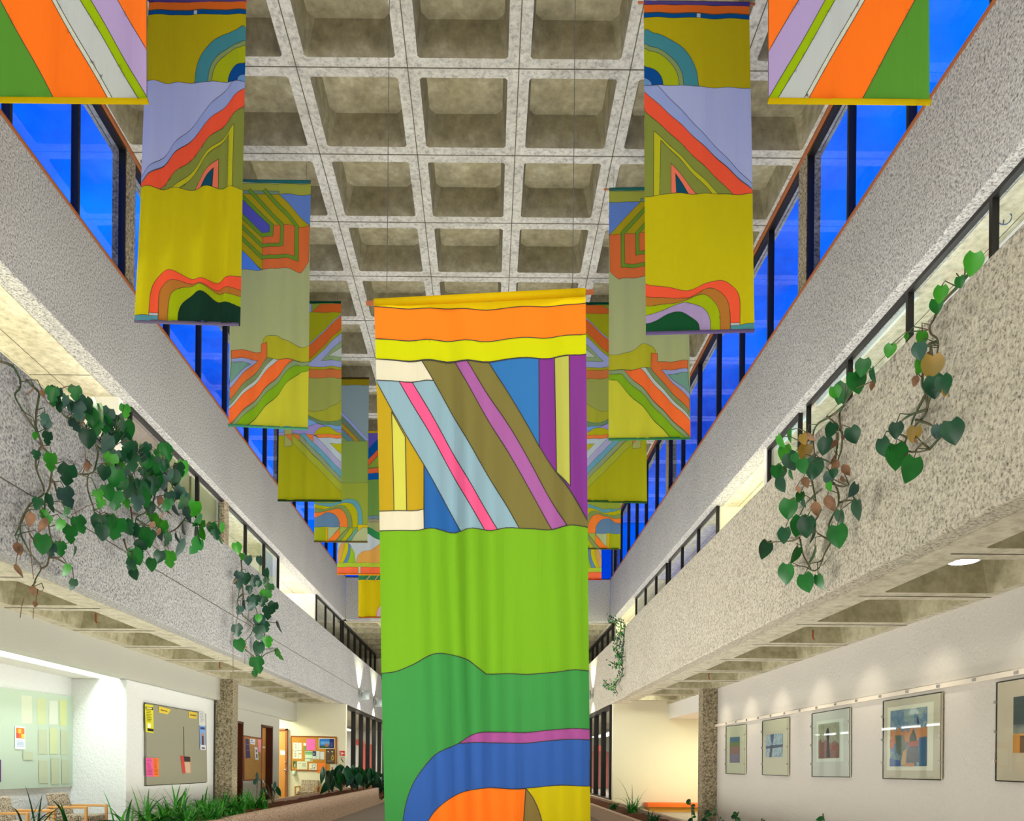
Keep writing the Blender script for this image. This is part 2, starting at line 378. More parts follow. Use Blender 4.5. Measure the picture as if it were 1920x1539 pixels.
wall('wall_right_recess_side', 8.2, 8.4, 16.6, 20.9, 0, ZRb, M['cream'])
wall('wall_right_recess_near', 5.15, 8.4, 16.45, 16.6, 0, ZRb, M['cream'])
# glazing of the far hall
for k in range(7):
    a = 23.6+S*k; window('x', XLp-.1, a if k else 23.52, a+S, .2, ZLb+.0, M['glass'], t=.11, d=.14)
    a = 21.15+S*k; window('x', XRp+.13, a, a+S, .2, ZRb, M['glass'], t=.11, d=.14)
wall('wall_hall_far', -12.6, 10.1, 44.8, 45, 0, ZLb+.3, M['plaster'])
struct('ceiling_hall_left', MB().box(-10, XLp-.2, 23.5, 45, ZLb+.02, ZLb+.1), M['smooth'])
struct('ceiling_hall_right', MB().box(XRp+.2, 10, 21.1, 45, ZRb+.02, ZRb+.1), M['smooth'])
wall('wall_hall_left', -8.3, -8.1, 23.5, 45, 0, ZLb, M['plaster'])
wall('wall_hall_right', 8.3, 8.5, 21.1, 45, 0, ZRb, M['plaster'])
# doors
def door(name, o, x, y0, y1, ztop, facing=1):
    pass
def door_leaf(n, x0, x1, y0, y1, z1, mat, frame=None):
    o = MB().box(x0, x1, y0, y1, 0.01, z1).build('door_%d' % n, mat, None, kind='structure'); return o
def jamb(n, boxes, mat):
    mb = MB()
    for b in boxes: mb.box(*b)
    return struct('trim_%d' % n, mb, mat)
d1 = door_leaf(1, WD-.20, WD-.16, 17.36, 18.29, E+.95, M['wood']); d2 = door_leaf(2, WD-.20, WD-.16, 19.86, 20.83, E+.97, M['wood'])
M['jamb'] = plain('dark_stained_frame', (74, 34, 20), .5)
jamb(70, [(WD-.16, WD+.015, 17.33, 17.38, 0, E+.96), (WD-.16, WD+.015, 18.27, 18.33, 0, E+.96), (WD-.16, WD+.015, 17.33, 18.33, E+.93, E+.98)], M['jamb'])
jamb(71, [(WD-.16, WD+.015, 19.82, 19.88, 0, E+.98), (WD-.16, WD+.015, 20.81, 20.87, 0, E+.98), (WD-.16, WD+.015, 19.82, 20.87, E+.95, E+1.0)], M['jamb'])
x3a, x3b = on_y(500, 1400, 23.28).x, on_y(539.5, 1400, 23.28).x
d3 = door_leaf(3, x3a, x3b-.06, 23.24, 23.29, E+1.0, M['wood'])
jamb(72, [(x3b-.06, x3b, 23.2, 23.3, 0, E+1.05), (x3a, x3b, 23.2, 23.3, E+1.0, E+1.05)], M['brown'])
for z in (E-.17, E+.06):
    c = on_y(535.5, 1446, 23.2); mb = MB()
    mb.tube([(c.x, 23.24, z), (c.x, 23.17, z)], .018, 10); mb.tube([(c.x, 23.17, z), (c.x, 23.12, z)], .034 if z < E else .022, 12)
    mb.build('door_knob', M['chrome'], d3, smooth=True)
# red doors of the far hall
def reddoor(n, px0, px1, Y, zt=.97):
    a, b = on_y(px0, 1430, Y).x, on_y(px1, 1430, Y).x
    o = MB().box(a, b, Y-.06, Y, 0, E+zt).build('door_%d' % n, M['red'], None, kind='structure')
    jamb(80+n, [(a-.09, a, Y-.08, Y, 0, E+zt+.09), (b, b+.09, Y-.08, Y, 0, E+zt+.09), (a, b, Y-.08, Y, E+zt, E+zt+.09)], plain('orange_red_frame', (208, 86, 60)))
    return o, a, b
reddoor(4, 677, 694, 40.5)
o5, a5, b5 = reddoor(5, 1110, 1139, 44.7, .8)
MB().box(b5-.35, b5-.12, 44.6, 44.63, E-.1, E+.5).build('door_window', M['white'], o5)
wall('wall_hall_screen', -8.1, XLp-.3, 40.5, 40.7, 0, ZLb, M['plaster'])
# ------------------------------------------------------------------ banners of sewn coloured cloth
def clothmat(rgb):
    key = 'cloth_%d_%d_%d' % rgb
    if key in MC: return MC[key]
    m = bpy.data.materials.new(key); m.use_nodes = True; t = m.node_tree; t.nodes.clear()
    o = t.nodes.new('ShaderNodeOutputMaterial'); mx = t.nodes.new('ShaderNodeMixShader'); d = t.nodes.new('ShaderNodeBsdfDiffuse'); tr = t.nodes.new('ShaderNodeBsdfTranslucent')
    c = srgb(*rgb); d.inputs[0].default_value = c; tr.inputs[0].default_value = c; mx.inputs[0].default_value = .38
    tcx = t.nodes.new('ShaderNodeTexCoord'); mp = t.nodes.new('ShaderNodeMapping'); n = t.nodes.new('ShaderNodeTexNoise'); b = t.nodes.new('ShaderNodeBump')
    mp.inputs['Scale'].default_value = (11, 11, .9); n.inputs['Scale'].default_value = 1.0; n.inputs['Detail'].default_value = 3; b.inputs['Strength'].default_value = .55; b.inputs['Distance'].default_value = .03
    for a_, b_ in ((tcx.outputs['Object'], mp.inputs[0]), (mp.outputs[0], n.inputs['Vector']), (n.outputs['Fac'], b.inputs['Height']), (b.outputs[0], d.inputs['Normal'])): t.links.new(a_, b_)
    t.links.new(d.outputs[0], mx.inputs[1]); t.links.new(tr.outputs[0], mx.inputs[2]); t.links.new(mx.outputs[0], o.inputs[0])
    MC[key] = m; return m
M['thread'] = plain('dark_seam_thread', (58, 54, 50), .9)
def smoothpoly(pts, step):
    """pts: (x, y) corner or (x, y, 1) smooth point -> closed outline subdivided to step"""
    n = len(pts); out = []
    P = [Vector((p[0], p[1])) for p in pts]; sm = [len(p) > 2 for p in pts]
    for i in range(n):
        a, b = P[i], P[(i+1) % n]
        if (b-a).length < 1e-6: continue
        ta = (b-P[i-1])/2 if sm[i] else (b-a); tb = (P[(i+2) % n]-a)/2 if sm[(i+1) % n] else (b-a)
        k = max(1, int(math.ceil((b-a).length/step)))
        if (sm[i] or sm[(i+1) % n]): k = max(k, 4)
        for j in range(k):
            s_ = j/k; h1 = 2*s_**3-3*s_**2+1; h2 = s_**3-2*s_**2+s_; h3 = -2*s_**3+3*s_**2; h4 = s_**3-s_**2
            out.append(a*h1+ta*h2+b*h3+tb*h4)
    return out
def stroke(pts, wd):
    """outline of a band of constant width along a polyline"""
    P = [Vector(p) for p in pts]; L = []; Rr = []; n = len(P)
    for i in range(n):
        d0 = (P[i]-P[i-1]).normalized() if i else (P[1]-P[0]).normalized()
        d1 = (P[i+1]-P[i]).normalized() if i < n-1 else d0
        nn = Vector((-(d0+d1).y, (d0+d1).x)).normalized(); k = wd/2/max(.35, nn.dot(Vector((-d0.y, d0.x))))
        L.append(P[i]+nn*k); Rr.append(P[i]-nn*k)
    return [tuple(p) for p in L+Rr[::-1]]
def arc(cx, cy, rx, ry, a0, a1, n=10):
    return [(cx+rx*math.cos(math.radians(a0+(a1-a0)*i/n)), cy-ry*math.sin(math.radians(a0+(a1-a0)*i/n))) for i in range(n+1)]
class Quad:
    """the cloth's four corners as measured, to turn measured pattern points into cloth coordinates"""
    def __init__(s, TL, TR, BR, BL): s.c = [Vector(p) for p in (TL, TR, BR, BL)]
    def uv(s, x, y):
        a, b, c, d = s.c; u = .5; v = .5
        for _ in range(12):
            l = a+(d-a)*v; r = b+(c-b)*v; u = (x-l.x)/(r.x-l.x)
            t = a+(b-a)*u; q = d+(c-d)*u; v = (y-t.y)/(q.y-t.y)
        return u, v
def design(quad, base, items):
    """items in measured coordinates -> patches in cloth coordinates"""
    res = []
    for col, pts in items:
        res.append((col, [quad.uv(p[0], p[1])+tuple(p[2:]) for p in pts]))
    return base, res
def mirror(d): return d[0], [(c, [(1-p[0],)+tuple(p[1:]) for p in pts]) for c, pts in d[1]]
def banner(nm, label, quad, Y, dsn, dY=0.0, hem=(90, 90, 60), top=(90, 90, 60), seed=1, fold=.018, nf=6, wires=True, res=(44, 120), seam=.0045, rod=(176, 100, 60), group=None, rodext=.0, bottomfold=1.8, rodr=.022):
    TL, TR, BR, BL = quad.c; rr = random.Random(seed)
    w0 = [on_y(TL.x, TL.y, Y-dY/2), on_y(TR.x, TR.y, Y+dY/2), on_y(BR.x, BR.y, Y+dY/2), on_y(BL.x, BL.y, Y-dY/2)]
    W = (w0[1]-w0[0]).length; H = w0[0].z-w0[3].z
    ph = [(nf*(.45+1.1*rr.random()), rr.random()*6.28, rr.uniform(-1.2, 1.2), rr.uniform(.5, 1)) for _ in range(6)]
    nrm = (w0[1]-w0[0]).cross(Vector((0, 0, 1))).normalized()
    def pos(u, v):
        p = w0[0]*(1-u)*(1-v)+w0[1]*u*(1-v)+w0[2]*u*v+w0[3]*(1-u)*v
        a = 0
        for f_, p_, k_, am in ph: a += am*math.sin(6.2832*f_*u*.55+p_+k_*v*1.6)
        env = (.12+.6*min(1, v*2.5)+bottomfold*.5*v*(1.08-v*v*.55))
        a *= fold*.5*env
        a += fold*.25*math.sin(v*9+u*4+seed)+fold*.5*math.sin(v*3.3+seed*2)*math.sin(u*3.14)
        q = p+nrm*a; q.z += .006*math.sin(u*17+v*5+seed); return q
    base, items = dsn; step = .035
    asp = H/W                                    # work in (u, v*asp)
    verts = []; edges = []; cols = [base]; polys = []
    def addp(poly):
        b = len(verts); n = len(poly); verts.extend(poly)
        for i in range(n): edges.append((b+i, b+(i+1) % n))
    addp(smoothpoly([(0, 0), (1, 0), (1, asp), (0, asp)], step))
    for col, pts in items:
        q = smoothpoly([(p[0], p[1]*asp)+tuple(p[2:]) for p in pts], step)
        q = [Vector((min(1.5, max(-.5, p.x)), min(asp+.5, max(-.5, p.y)))) for p in q]
        cols.append(col); polys.append(q); addp(q)
    nu, nv = res
    for i in range(1, nu):
        for j in range(1, nv): verts.append(Vector((i/nu, asp*j/nv)))
    vo, eo, fo0, ov, oe, of = geometry.delaunay_2d_cdt(verts, edges, [], 0, 1e-5, False)
    va = np.array([(p.x, p.y) for p in vo]); fa = np.array([f_[:3] for f_ in fo0]); cen = va[fa].mean(1)
    keep = (cen[:, 0] > 0) & (cen[:, 0] < 1) & (cen[:, 1] > 0) & (cen[:, 1] < asp)
    fa = fa[keep]; cen = cen[keep]; who = np.zeros(len(fa), int)
    for k, q in enumerate(polys):
        ins = np.zeros(len(fa), bool); n = len(q)
        for i in range(n):
            ax, ay, bx_, by_ = q[i].x, q[i].y, q[(i+1) % n].x, q[(i+1) % n].y
            if ay == by_: continue
            c_ = (ay > cen[:, 1]) != (by_ > cen[:, 1])
            ins ^= c_ & (cen[:, 0] < (bx_-ax)*(cen[:, 1]-ay)/(by_-ay)+ax)
        who[ins] = k+1
    fo = [tuple(int(i) for i in f_) for f_ in fa]
    root = thing(nm, label, 'banner', (w0[0]+w0[1])/2, group)
    mb = MB(); mats = []; mi = {}
    mb.v = [tuple(pos(p.x, p.y/asp)) for p in vo]
    fm = []
    for f_, src in zip(fo, who):
        c = cols[int(src)]
        if c not in mi: mi[c] = len(mats); mats.append(clothmat(c))
        mb.f.append(tuple(f_)); mb.m.append(mi[c]); fm.append(mi[c])
    # seams where two colours meet
    ed = {}
    for k, f_ in enumerate(fo):
        for i in range(3):
            a, b = f_[i], f_[(i+1) % 3]; ed.setdefault((min(a, b), max(a, b)), []).append(fm[k])
    sm = mb; mats.append(M['thread']); mb.cur = len(mats)-1
    for (a, b), ms in ed.items():
        if len(ms) == 2 and ms[0] != ms[1]:
            pa, pb = vo[a], vo[b]; d = (pb-pa)
            if d.length < 1e-6: continue
            nn = Vector((-d.y, d.x)).normalized()*(seam/2/W); e = d.normalized()*(seam/2/W)
            qs = [pa+nn-e, pb+nn+e, pb-nn+e, pa-nn-e]
            for s_ in (1, -1): sm.add([pos(min(1, max(0, q.x)), q.y/asp)+nrm*.003*s_ for q in qs], [(0, 1, 2, 3)])
    mb.build('cloth', mats, root, smooth=True)
    d = (w0[1]-w0[0]).normalized(); off = Vector((0, 0, .012))
    MB().tube([w0[0]-d*(.02+rodext), w0[1]+d*(.02+rodext)], rodr*.62, 10).build('top_rod', plain('orange_dowel', rod, .5), root, smooth=True)
    MB().tube([w0[0]+off*0, w0[1]+off*0], rodr, 12).build('top_sleeve', clothmat(top), root, smooth=True)
    MB().tube([w0[3], w0[2]], .021, 12).build('bottom_hem', clothmat(hem), root, smooth=True)
    if wires:
        for u in (.06, .94):
            p = w0[0].lerp(w0[1], u); MB().tube([p, (p.x, p.y, ZC+.0)], .0022, 5).build('hanging_wire', M['wire'], root)
    return root

OR = (250, 118, 34); YE_ = (206, 196, 30); LI = (168, 190, 24); GN = (84, 142, 50); LIL = (176, 156, 200); GY = (188, 194, 190); TE = (72, 146, 152)
CO = (250, 96, 62); DG = (30, 62, 48); OL = (140, 152, 60); BR = (188, 124, 52); SKY = (120, 160, 222); DB = (20, 78, 146); PB = (178, 190, 226)

# ---- first pair (only the lower part hangs into view)
q1R = Quad((1440, -720), (1742, -726), (1744, 192), (1441, 189))
def ext(x0, y0, x1, y1, Yt):      # continue a seam line upward to Yt
    return x0+(x1-x0)*(Yt-y0)/(y1-y0), Yt
def band(l1, l2, Yt=-420):
    a = ext(*l1, Yt); b = ext(*l2, Yt)
    return [a, b, (l2[2], l2[3]), (l1[2], l1[3])]
L = [(1496, 0, 1441, 97), (1546, 0, 1437, 192), (1565, 0, 1454, 192), (1610, 0, 1502, 192), (1619, 0, 1511, 192), (1714, 0, 1612, 192)]
D1 = design(q1R, (226, 190, 40), [
    ((250, 120, 40), [(1441, -300), (1441, 97), ext(*L[0], -420), (1441, -420)]),
    (LIL, [ext(*L[0], -420), (1441, 97), (1441, 189), ext(*L[1], -420)]),
    ((150, 180, 20), band(L[1], L[2])), (GY, band(L[2], L[3])), ((204, 208, 190), band(L[3], L[4])), (OR, band(L[4], L[5])),
    (GN, [ext(*L[5], -420), (1760, -420), (1760, 192), (1612, 192)])])
banner('hanging_banner', 'nearest right-hand banner, diagonal orange, white, lime and lilac stripes, green corner', q1R, 6.33, D1, hem=(214, 186, 20), seed=3, fold=.012, dY=.06, seam=.005)
q1L = Quad((-30, -722), (280, -718), (277, 190), (-30, 187))
banner('hanging_banner', 'nearest left-hand banner, diagonal green, orange, white and lilac stripes, cut by the picture edge', q1L, 6.28, mirror(D1), hem=(214, 186, 20), seed=4, fold=.012, seam=.005)

# ---- second pair
q2L = Quad((279, 0), (462, 0), (447, 608), (253, 602)); q2R = Quad((1207, 5), (1405, 8), (1414, 620), (1212, 625))
YO = (190, 176, 26)
top2 = [
    ((96, 80, 150), [(278, -2), (463, -2), (463, 3), (278, 3)]), ((226, 112, 40), [(278, 3), (463, 3), (462, 18), (278, 18)]),
    ((16, 84, 148), [(277, 19), (363, 19), (363, 27), (277, 27)]), ((190, 206, 214), [(363, 19), (370, 19), (370, 28), (363, 28)]), ((16, 84, 148), [(370, 19), (463, 19), (463, 27), (370, 27)]),
    (YO, [(276, 27), (463, 27), (462, 152), (270, 156)]),
    (TE, [(363, 153)]+[p+(1,) for p in arc(462, 152, 98, 97, 178, 90, 8)]+[(466, 152)]),
    ((140, 162, 100), [(389, 153)]+[p+(1,) for p in arc(462, 152, 72, 72, 178, 90, 8)]+[(466, 152)]),
    ((172, 186, 30), [(397, 153)]+[p+(1,) for p in arc(462, 152, 64, 64, 178, 90, 8)]+[(466, 152)]),
    ((22, 82, 150), [(425, 153)]+[p+(1,) for p in arc(462, 152, 36, 35, 178, 90, 8)]+[(466, 152)]),
    ((110, 160, 206), [(443, 153)]+[p+(1,) for p in arc(462, 152, 17, 15, 178, 90, 6)]+[(466, 152)]),
    (PB, [(272, 155), (459, 151), (455, 352), (262, 351)]),
    ((158, 176, 222), [(262, 345), (262, 336), (350, 243), (436, 152), (459, 151), (459, 162)]),
    (CO, [(262, 351), (263, 346), (459, 161), (457, 196), (298, 351)]),
    ((138, 150, 66), [(298, 351), (457, 196), (455, 353)]),
    ((196, 196, 40), [(322, 353), (440, 234), (438, 353), (428, 353), (428, 252), (334, 353)]),
    ((138, 150, 66), [(334, 353), (428, 252), (428, 353)]),
    ((244, 128, 96), [(363, 352), (409, 296), (408, 352)]), ((28, 84, 104), [(377, 352), (401, 316), (399, 352)]),
    ((204, 194, 26), [(260, 351), (456, 353), (448, 612), (250, 606)])]
bot2L = [
    (CO, [(281, 588), (284, 552, 1), (290, 530, 1), (302, 514, 1), (318, 508, 1), (340, 513, 1), (370, 525, 1), (400, 528, 1), (425, 524, 1), (450, 514), (450, 540), (425, 542, 1), (400, 541, 1), (365, 532, 1), (340, 526, 1), (322, 527, 1), (308, 536, 1), (299, 552, 1), (297, 588)]),
    (BR, [(297, 606), (299, 552, 1), (308, 536, 1), (322, 527, 1), (340, 526, 1), (365, 532, 1), (400, 541, 1), (425, 542, 1), (450, 540), (450, 552), (425, 554, 1), (400, 545, 1), (375, 537, 1), (350, 535, 1), (332, 543, 1), (320, 560, 1), (315, 606)]),
    (LI, [(315, 606), (320, 560, 1), (332, 543, 1), (350, 535, 1), (375, 537, 1), (400, 545, 1), (425, 554, 1), (450, 552), (450, 572), (425, 570, 1), (402, 561, 1), (385, 552, 1), (362, 551, 1), (345, 562, 1), (336, 580, 1), (333, 606)]),
    (DG, [(333, 606), (336, 580, 1), (345, 562, 1), (362, 551, 1), (385, 552, 1), (402, 561, 1), (425, 570, 1), (450, 572), (449, 610)]),
    ((196, 206, 214), [(281, 588), (297, 588), (297, 593), (281, 593)]), ((96, 160, 178), [(252, 592), (297, 593), (297, 606), (252, 606)])]
D2L = design(q2L, YO, top2+bot2L)
bot2R = [
    (CO, [(1210, 528), (1236, 537, 1), (1256, 542, 1), (1275, 546, 1), (1295, 543, 1), (1325, 533, 1), (1352, 525, 1), (1370, 532, 1), (1383, 545, 1), (1388, 565, 1), (1388, 604), (1370, 604), (1368, 575, 1), (1358, 553, 1), (1340, 542, 1), (1320, 545, 1), (1292, 557, 1), (1262, 562, 1), (1230, 557, 1), (1210, 551)]),
    (BR, [(1210, 551), (1230, 557, 1), (1262, 562, 1), (1292, 557, 1), (1320, 545, 1), (1340, 542, 1), (1358, 553, 1), (1368, 575, 1), (1370, 622), (1351, 622), (1349, 583, 1), (1338, 565, 1), (1318, 554, 1), (1300, 556, 1), (1285, 563, 1), (1265, 571, 1), (1240, 572, 1), (1210, 570)]),
    (LI, [(1210, 570), (1240, 572, 1), (1265, 571, 1), (1285, 563, 1), (1300, 556, 1), (1318, 554, 1), (1338, 565, 1), (1349, 583, 1), (1351, 622), (1332, 623), (1330, 597, 1), (1318, 580, 1), (1302, 570, 1), (1285, 567, 1), (1262, 576, 1), (1240, 584, 1), (1210, 588)]),
    (LIL, [(1210, 588), (1240, 584, 1), (1262, 576, 1), (1285, 567, 1), (1302, 570, 1), (1318, 580, 1), (1330, 597, 1), (1332, 623), (1312, 623), (1308, 605, 1), (1292, 591, 1), (1274, 586, 1), (1252, 591, 1), (1232, 600, 1), (1210, 604)]),
    ((30, 88, 52), [(1210, 604), (1232, 600, 1), (1252, 591, 1), (1274, 586, 1), (1292, 591, 1), (1308, 605, 1), (1312, 625), (1210, 628)]),
    ((196, 206, 206), [(1370, 604), (1388, 604), (1388, 609), (1370, 609)]), ((84, 156, 160), [(1370, 609), (1416, 608), (1416, 622), (1370, 622)])]
t2 = mirror(design(q2L, YO, top2)); D2R = (YO, t2[1]+design(q2R, YO, bot2R)[1])
banner('hanging_banner', 'second banner on the left, teal rainbow on top, dark green hill at its foot', q2L, 9.52, D2L, hem=(120, 110, 140), top=(96, 80, 150), seed=5, fold=.03, dY=-.06)
banner('hanging_banner', 'second banner on the right, teal rainbow on top, lilac arch at its foot', q2R, 9.52, D2R, hem=(120, 104, 150), top=(96, 80, 150), seed=6, fold=.02, rodext=.05)

# ---- third pair
q3L = Quad((436, 339), (583, 341), (577, 804), (428, 797)); q3R = Quad((1142, 355), (1288, 352), (1294, 821), (1141, 824))
G3 = (116, 156, 50); Y3 = (180, 164, 32); O3 = (226, 116, 60); PG = (176, 186, 130)
D3 = design(q3L, PG, [
    ((170, 176, 70), [(430, 344), (584, 344), (584, 365), (430, 364)]), ((120, 152, 130), [(430, 357), (523, 357), (523, 364), (430, 364)]),
    ((104, 140, 208), [(520, 363), (584, 365), (582, 426)]),
    (Y3, [(425, 363), (523, 363), (581, 424), (560, 440), (490, 503), (425, 443)]),
    (O3, [(491, 424), (508, 421), (581, 424), (579, 492), (562, 508), (545, 505), (491, 503)]),
    (G3, stroke([(495, 355), (556, 422), (555, 483), (491, 480), (415, 412)], 7)),
    (G3, stroke([(467, 355), (529, 422), (528, 459), (491, 458), (415, 390)], 6.5)),
    (G3, stroke([(440, 355), (509, 422), (508, 438), (491, 438), (410, 365)], 8)),
    ((88, 92, 190), [(425, 348), (440, 360), (505, 421), (505, 434), (491, 434), (425, 372)]),
    ((84, 140, 236), [(425, 437), (450, 465), (489, 503), (425, 507)]),
    ((184, 182, 46), [(491, 645), (495, 634, 1), (505, 630, 1), (519, 629, 1), (530, 636, 1), (545, 642, 1), (563, 648, 1), (580, 647), (580, 677), (550, 674), (501, 672), (501, 643)]),
    (O3, [(434, 657), (489, 658), (489, 643), (501, 643), (501, 671), (430, 750), (431, 727), (482, 673), (434, 672)]),
    ((156, 168, 214), [(434, 672), (482, 673), (430, 729), (430, 716), (470, 681), (434, 679)]), ((118, 164, 146), [(434, 679), (470, 681), (430, 718)]),
    ((128, 150, 100), [(501, 671), (512, 672), (428, 763), (428, 752)]), ((190, 204, 200), [(512, 672), (521, 673), (428, 770), (428, 762)]),
    ((250, 116, 56), [(521, 673), (550, 675), (424, 801), (426, 770)]), ((140, 164, 116), [(550, 675), (580, 677), (580, 684), (554, 683), (438, 799), (424, 803)]),
    ((132, 178, 34), [(554, 683), (580, 684), (580, 694), (563, 695), (461, 800), (436, 800)]),
    ((204, 204, 60), [(563, 695), (580, 694), (580, 808), (458, 804)])])
banner('hanging_banner', 'third banner on the left, nested orange and green chevrons, pleated diagonal orange stripes below', q3L, 12.4, D3, hem=(88, 160, 126), top=(50, 120, 124), seed=8, fold=.034, bottomfold=2.6)
banner('hanging_banner', 'third banner on the right, nested orange chevrons, orange and green stripes falling to the right', q3R, 12.4, mirror(D3), hem=(70, 140, 90), top=(50, 120, 110), seed=9, fold=.026, bottomfold=2.2, rodext=.06)

# ---- fourth pair
q4L = Quad((524, 567), (640, 567), (640, 939), (521, 938)); q4R = Quad((1093, 569), (1210, 569), (1213, 942), (1094, 939))
D4 = design(q4L, (168, 170, 30), [
    ((160, 170, 216), [(576, 570), (584, 570), (584, 586), (576, 586)]), ((140, 158, 60), [(584, 570), (603, 570), (586, 586), (584, 586)]), ((212, 104, 44), [(602, 570), (642, 570), (642, 586), (585, 586)]),
    ((166, 180, 200), [(642, 586), (642, 590), (524, 702), (524, 698)]), ((220, 108, 48), [(642, 589), (642, 614), (524, 727), (524, 701)]),
    ((164, 174, 214), [(642, 621), (642, 687), (524, 687), (524, 733)]), ((150, 176, 120), [(642, 636), (642, 676), (602, 675)]), ((196, 206, 190), [(642, 648), (642, 668), (616, 668)]),
    ((176, 172, 40), [(520, 687), (642, 687), (642, 692), (520, 692)]), ((212, 122, 64), [(520, 692), (642, 692), (642, 708), (520, 708)]),
    ((160, 170, 84), [(520, 708), (642, 708), (642, 747), (630, 757, 1), (612, 767, 1), (595, 770, 1), (570, 769, 1), (545, 762, 1), (520, 750)]),
    ((172, 176, 54), [(520, 750), (545, 762, 1), (570, 769, 1), (595, 770, 1), (612, 767, 1), (630, 757, 1), (642, 746), (642, 784), (620, 791, 1), (600, 788, 1), (575, 778, 1), (520, 770)]),
    ((112, 146, 104), [(520, 765), (575, 778, 1), (600, 788, 1), (620, 791, 1), (642, 784), (642, 797), (618, 797, 1), (600, 795, 1), (580, 786, 1), (520, 780)]),
    ((122, 166, 220), [(520, 780), (580, 786, 1), (600, 795, 1), (618, 797, 1), (642, 797), (642, 805), (622, 804, 1), (602, 796, 1), (590, 794, 1), (575, 800, 1), (520, 812)]),
    ((160, 150, 208), [(520, 812), (575, 800, 1), (590, 794, 1), (602, 796, 1), (622, 804, 1), (642, 805), (642, 816), (520, 816)]),
    ((184, 182, 28), [(588, 815), (593, 807, 1), (603, 801, 1), (618, 801, 1), (630, 808, 1), (642, 812), (642, 816)]), ((238, 134, 64), [(592, 814), (642, 814), (642, 821), (597, 821)]),
    ((186, 202, 206), [(588, 814), (597, 821), (642, 821), (642, 870)]), ((184, 184, 30), [(619, 831), (642, 831), (642, 853)]),
    ((172, 170, 206), [(586, 816), (590, 816), (642, 869), (642, 886), (587, 832)]), ((236, 128, 60), [(571, 814), (587, 814), (587, 832)]),
    ((106, 166, 186), [(560, 812), (571, 812), (642, 884), (642, 898)]), ((144, 160, 116), [(549, 812), (560, 812), (642, 898), (642, 909)]),
    ((164, 174, 56), [(535, 816), (549, 814), (642, 908), (642, 925)]), ((220, 130, 60), [(548, 814), (560, 814), (560, 826)]),
    ((170, 176, 100), [(533, 804), (548, 804), (548, 837), (533, 837)]), ((216, 130, 66), [(534, 814), (548, 814), (548, 829)])])
banner('hanging_banner', 'fourth banner on the left, orange diagonal at the top, plain olive yellow lower corner', q4L, 15.55, D4, hem=(52, 80, 40), top=(10, 70, 56), seed=11, fold=.024)
banner('hanging_banner', 'fourth banner on the right, shiny yellow lower corner, partly behind the big near banner', q4R, 15.55, mirror(D4), hem=(50, 90, 40), top=(10, 70, 56), seed=12, fold=.03)

# ---- fifth pair
q5L = Quad((590, 709), (692, 709), (689, 1016), (589, 1015)); q5R = Quad((1066, 712), (1166, 712), (1163, 1029), (1064, 1028))
D5 = design(q5L, (152, 168, 60), [
    ((150, 136, 24), [(585, 711), (695, 711), (695, 722), (585, 722)]), ((140, 162, 160), [(585, 722), (695, 722), (690, 827), (588, 827)]),
    ((150, 166, 216), stroke([(585, 716), (690, 827)], 5)), ((106, 134, 100), [(585, 722), (687, 829), (675, 827), (585, 734)]), ((204, 124, 50), [(585, 734), (675, 827), (664, 827), (585, 745)]), ((168, 166, 40), [(585, 736), (672, 827), (667, 827), (585, 742)]),
    ((100, 140, 140), [(585, 745), (664, 827), (651, 827), (585, 760)]), ((142, 162, 84), [(585, 760), (651, 827), (585, 827)]), ((138, 164, 76), [(588, 827), (690, 827), (690, 905), (588, 905)]),
    ((100, 164, 172), [(588, 941), (600, 943, 1), (620, 943, 1), (638, 939, 1), (652, 935, 1), (666, 937, 1), (675, 948, 1), (679, 965, 1), (680, 985), (671, 985), (670, 962, 1), (662, 946, 1), (650, 942, 1), (635, 945, 1), (618, 950, 1), (603, 948, 1), (588, 943)]),
    ((188, 184, 24), [(588, 943), (603, 948, 1), (618, 950, 1), (635, 945, 1), (650, 942, 1), (662, 946, 1), (670, 962, 1), (671, 989), (661, 989), (659, 968, 1), (650, 952, 1), (638, 947, 1), (622, 951, 1), (608, 955, 1), (588, 951)]),
    ((134, 154, 86), [(588, 951), (608, 955, 1), (622, 951, 1), (638, 947, 1), (650, 952, 1), (659, 968, 1), (661, 989), (652, 989), (650, 970, 1), (642, 957, 1), (632, 953, 1), (620, 956, 1), (606, 960, 1), (588, 960)]),
    ((244, 132, 54), [(588, 960), (606, 960, 1), (620, 956, 1), (632, 953, 1), (642, 957, 1), (650, 970, 1), (652, 989), (637, 989), (635, 974, 1), (626, 963, 1), (613, 961, 1), (600, 967, 1), (588, 970)]),
    ((100, 134, 168), [(588, 970), (600, 967, 1), (613, 961, 1), (626, 963, 1), (635, 974, 1), (637, 989), (588, 989)]),
    ((166, 178, 34), [(588, 988), (610, 988), (610, 1018), (588, 1018)]), ((208, 182, 24), [(610, 988), (615, 988), (615, 1018), (610, 1018)]), ((176, 190, 140), [(615, 988), (637, 988), (612, 1018), (615, 1018)]),
    ((248, 134, 50), [(637, 990), (637, 1004), (625, 1018), (610, 1018)]), ((160, 184, 80), [(637, 988), (652, 988), (637, 1004)]), ((140, 158, 96), [(652, 990), (652, 998), (637, 1018), (625, 1018)]),
    ((184, 190, 30), [(661, 988), (661, 998), (645, 1018), (637, 1018), (655, 992)]), ((112, 170, 150), [(671, 988), (671, 995), (655, 1018), (645, 1018)]),
    ((184, 192, 140), [(689, 988), (690, 1018), (655, 1018), (671, 996, 1), (680, 989, 1)]), ((210, 190, 30), [(671, 984), (690, 984), (690, 989), (680, 989), (671, 997)])])
banner('hanging_banner', 'fifth banner on the left, grey blue top with thin diagonals, small orange and blue arch', q5L, 18.9, D5, hem=(112, 96, 52), top=(76, 58, 30), seed=14, fold=.018, res=(36, 100))
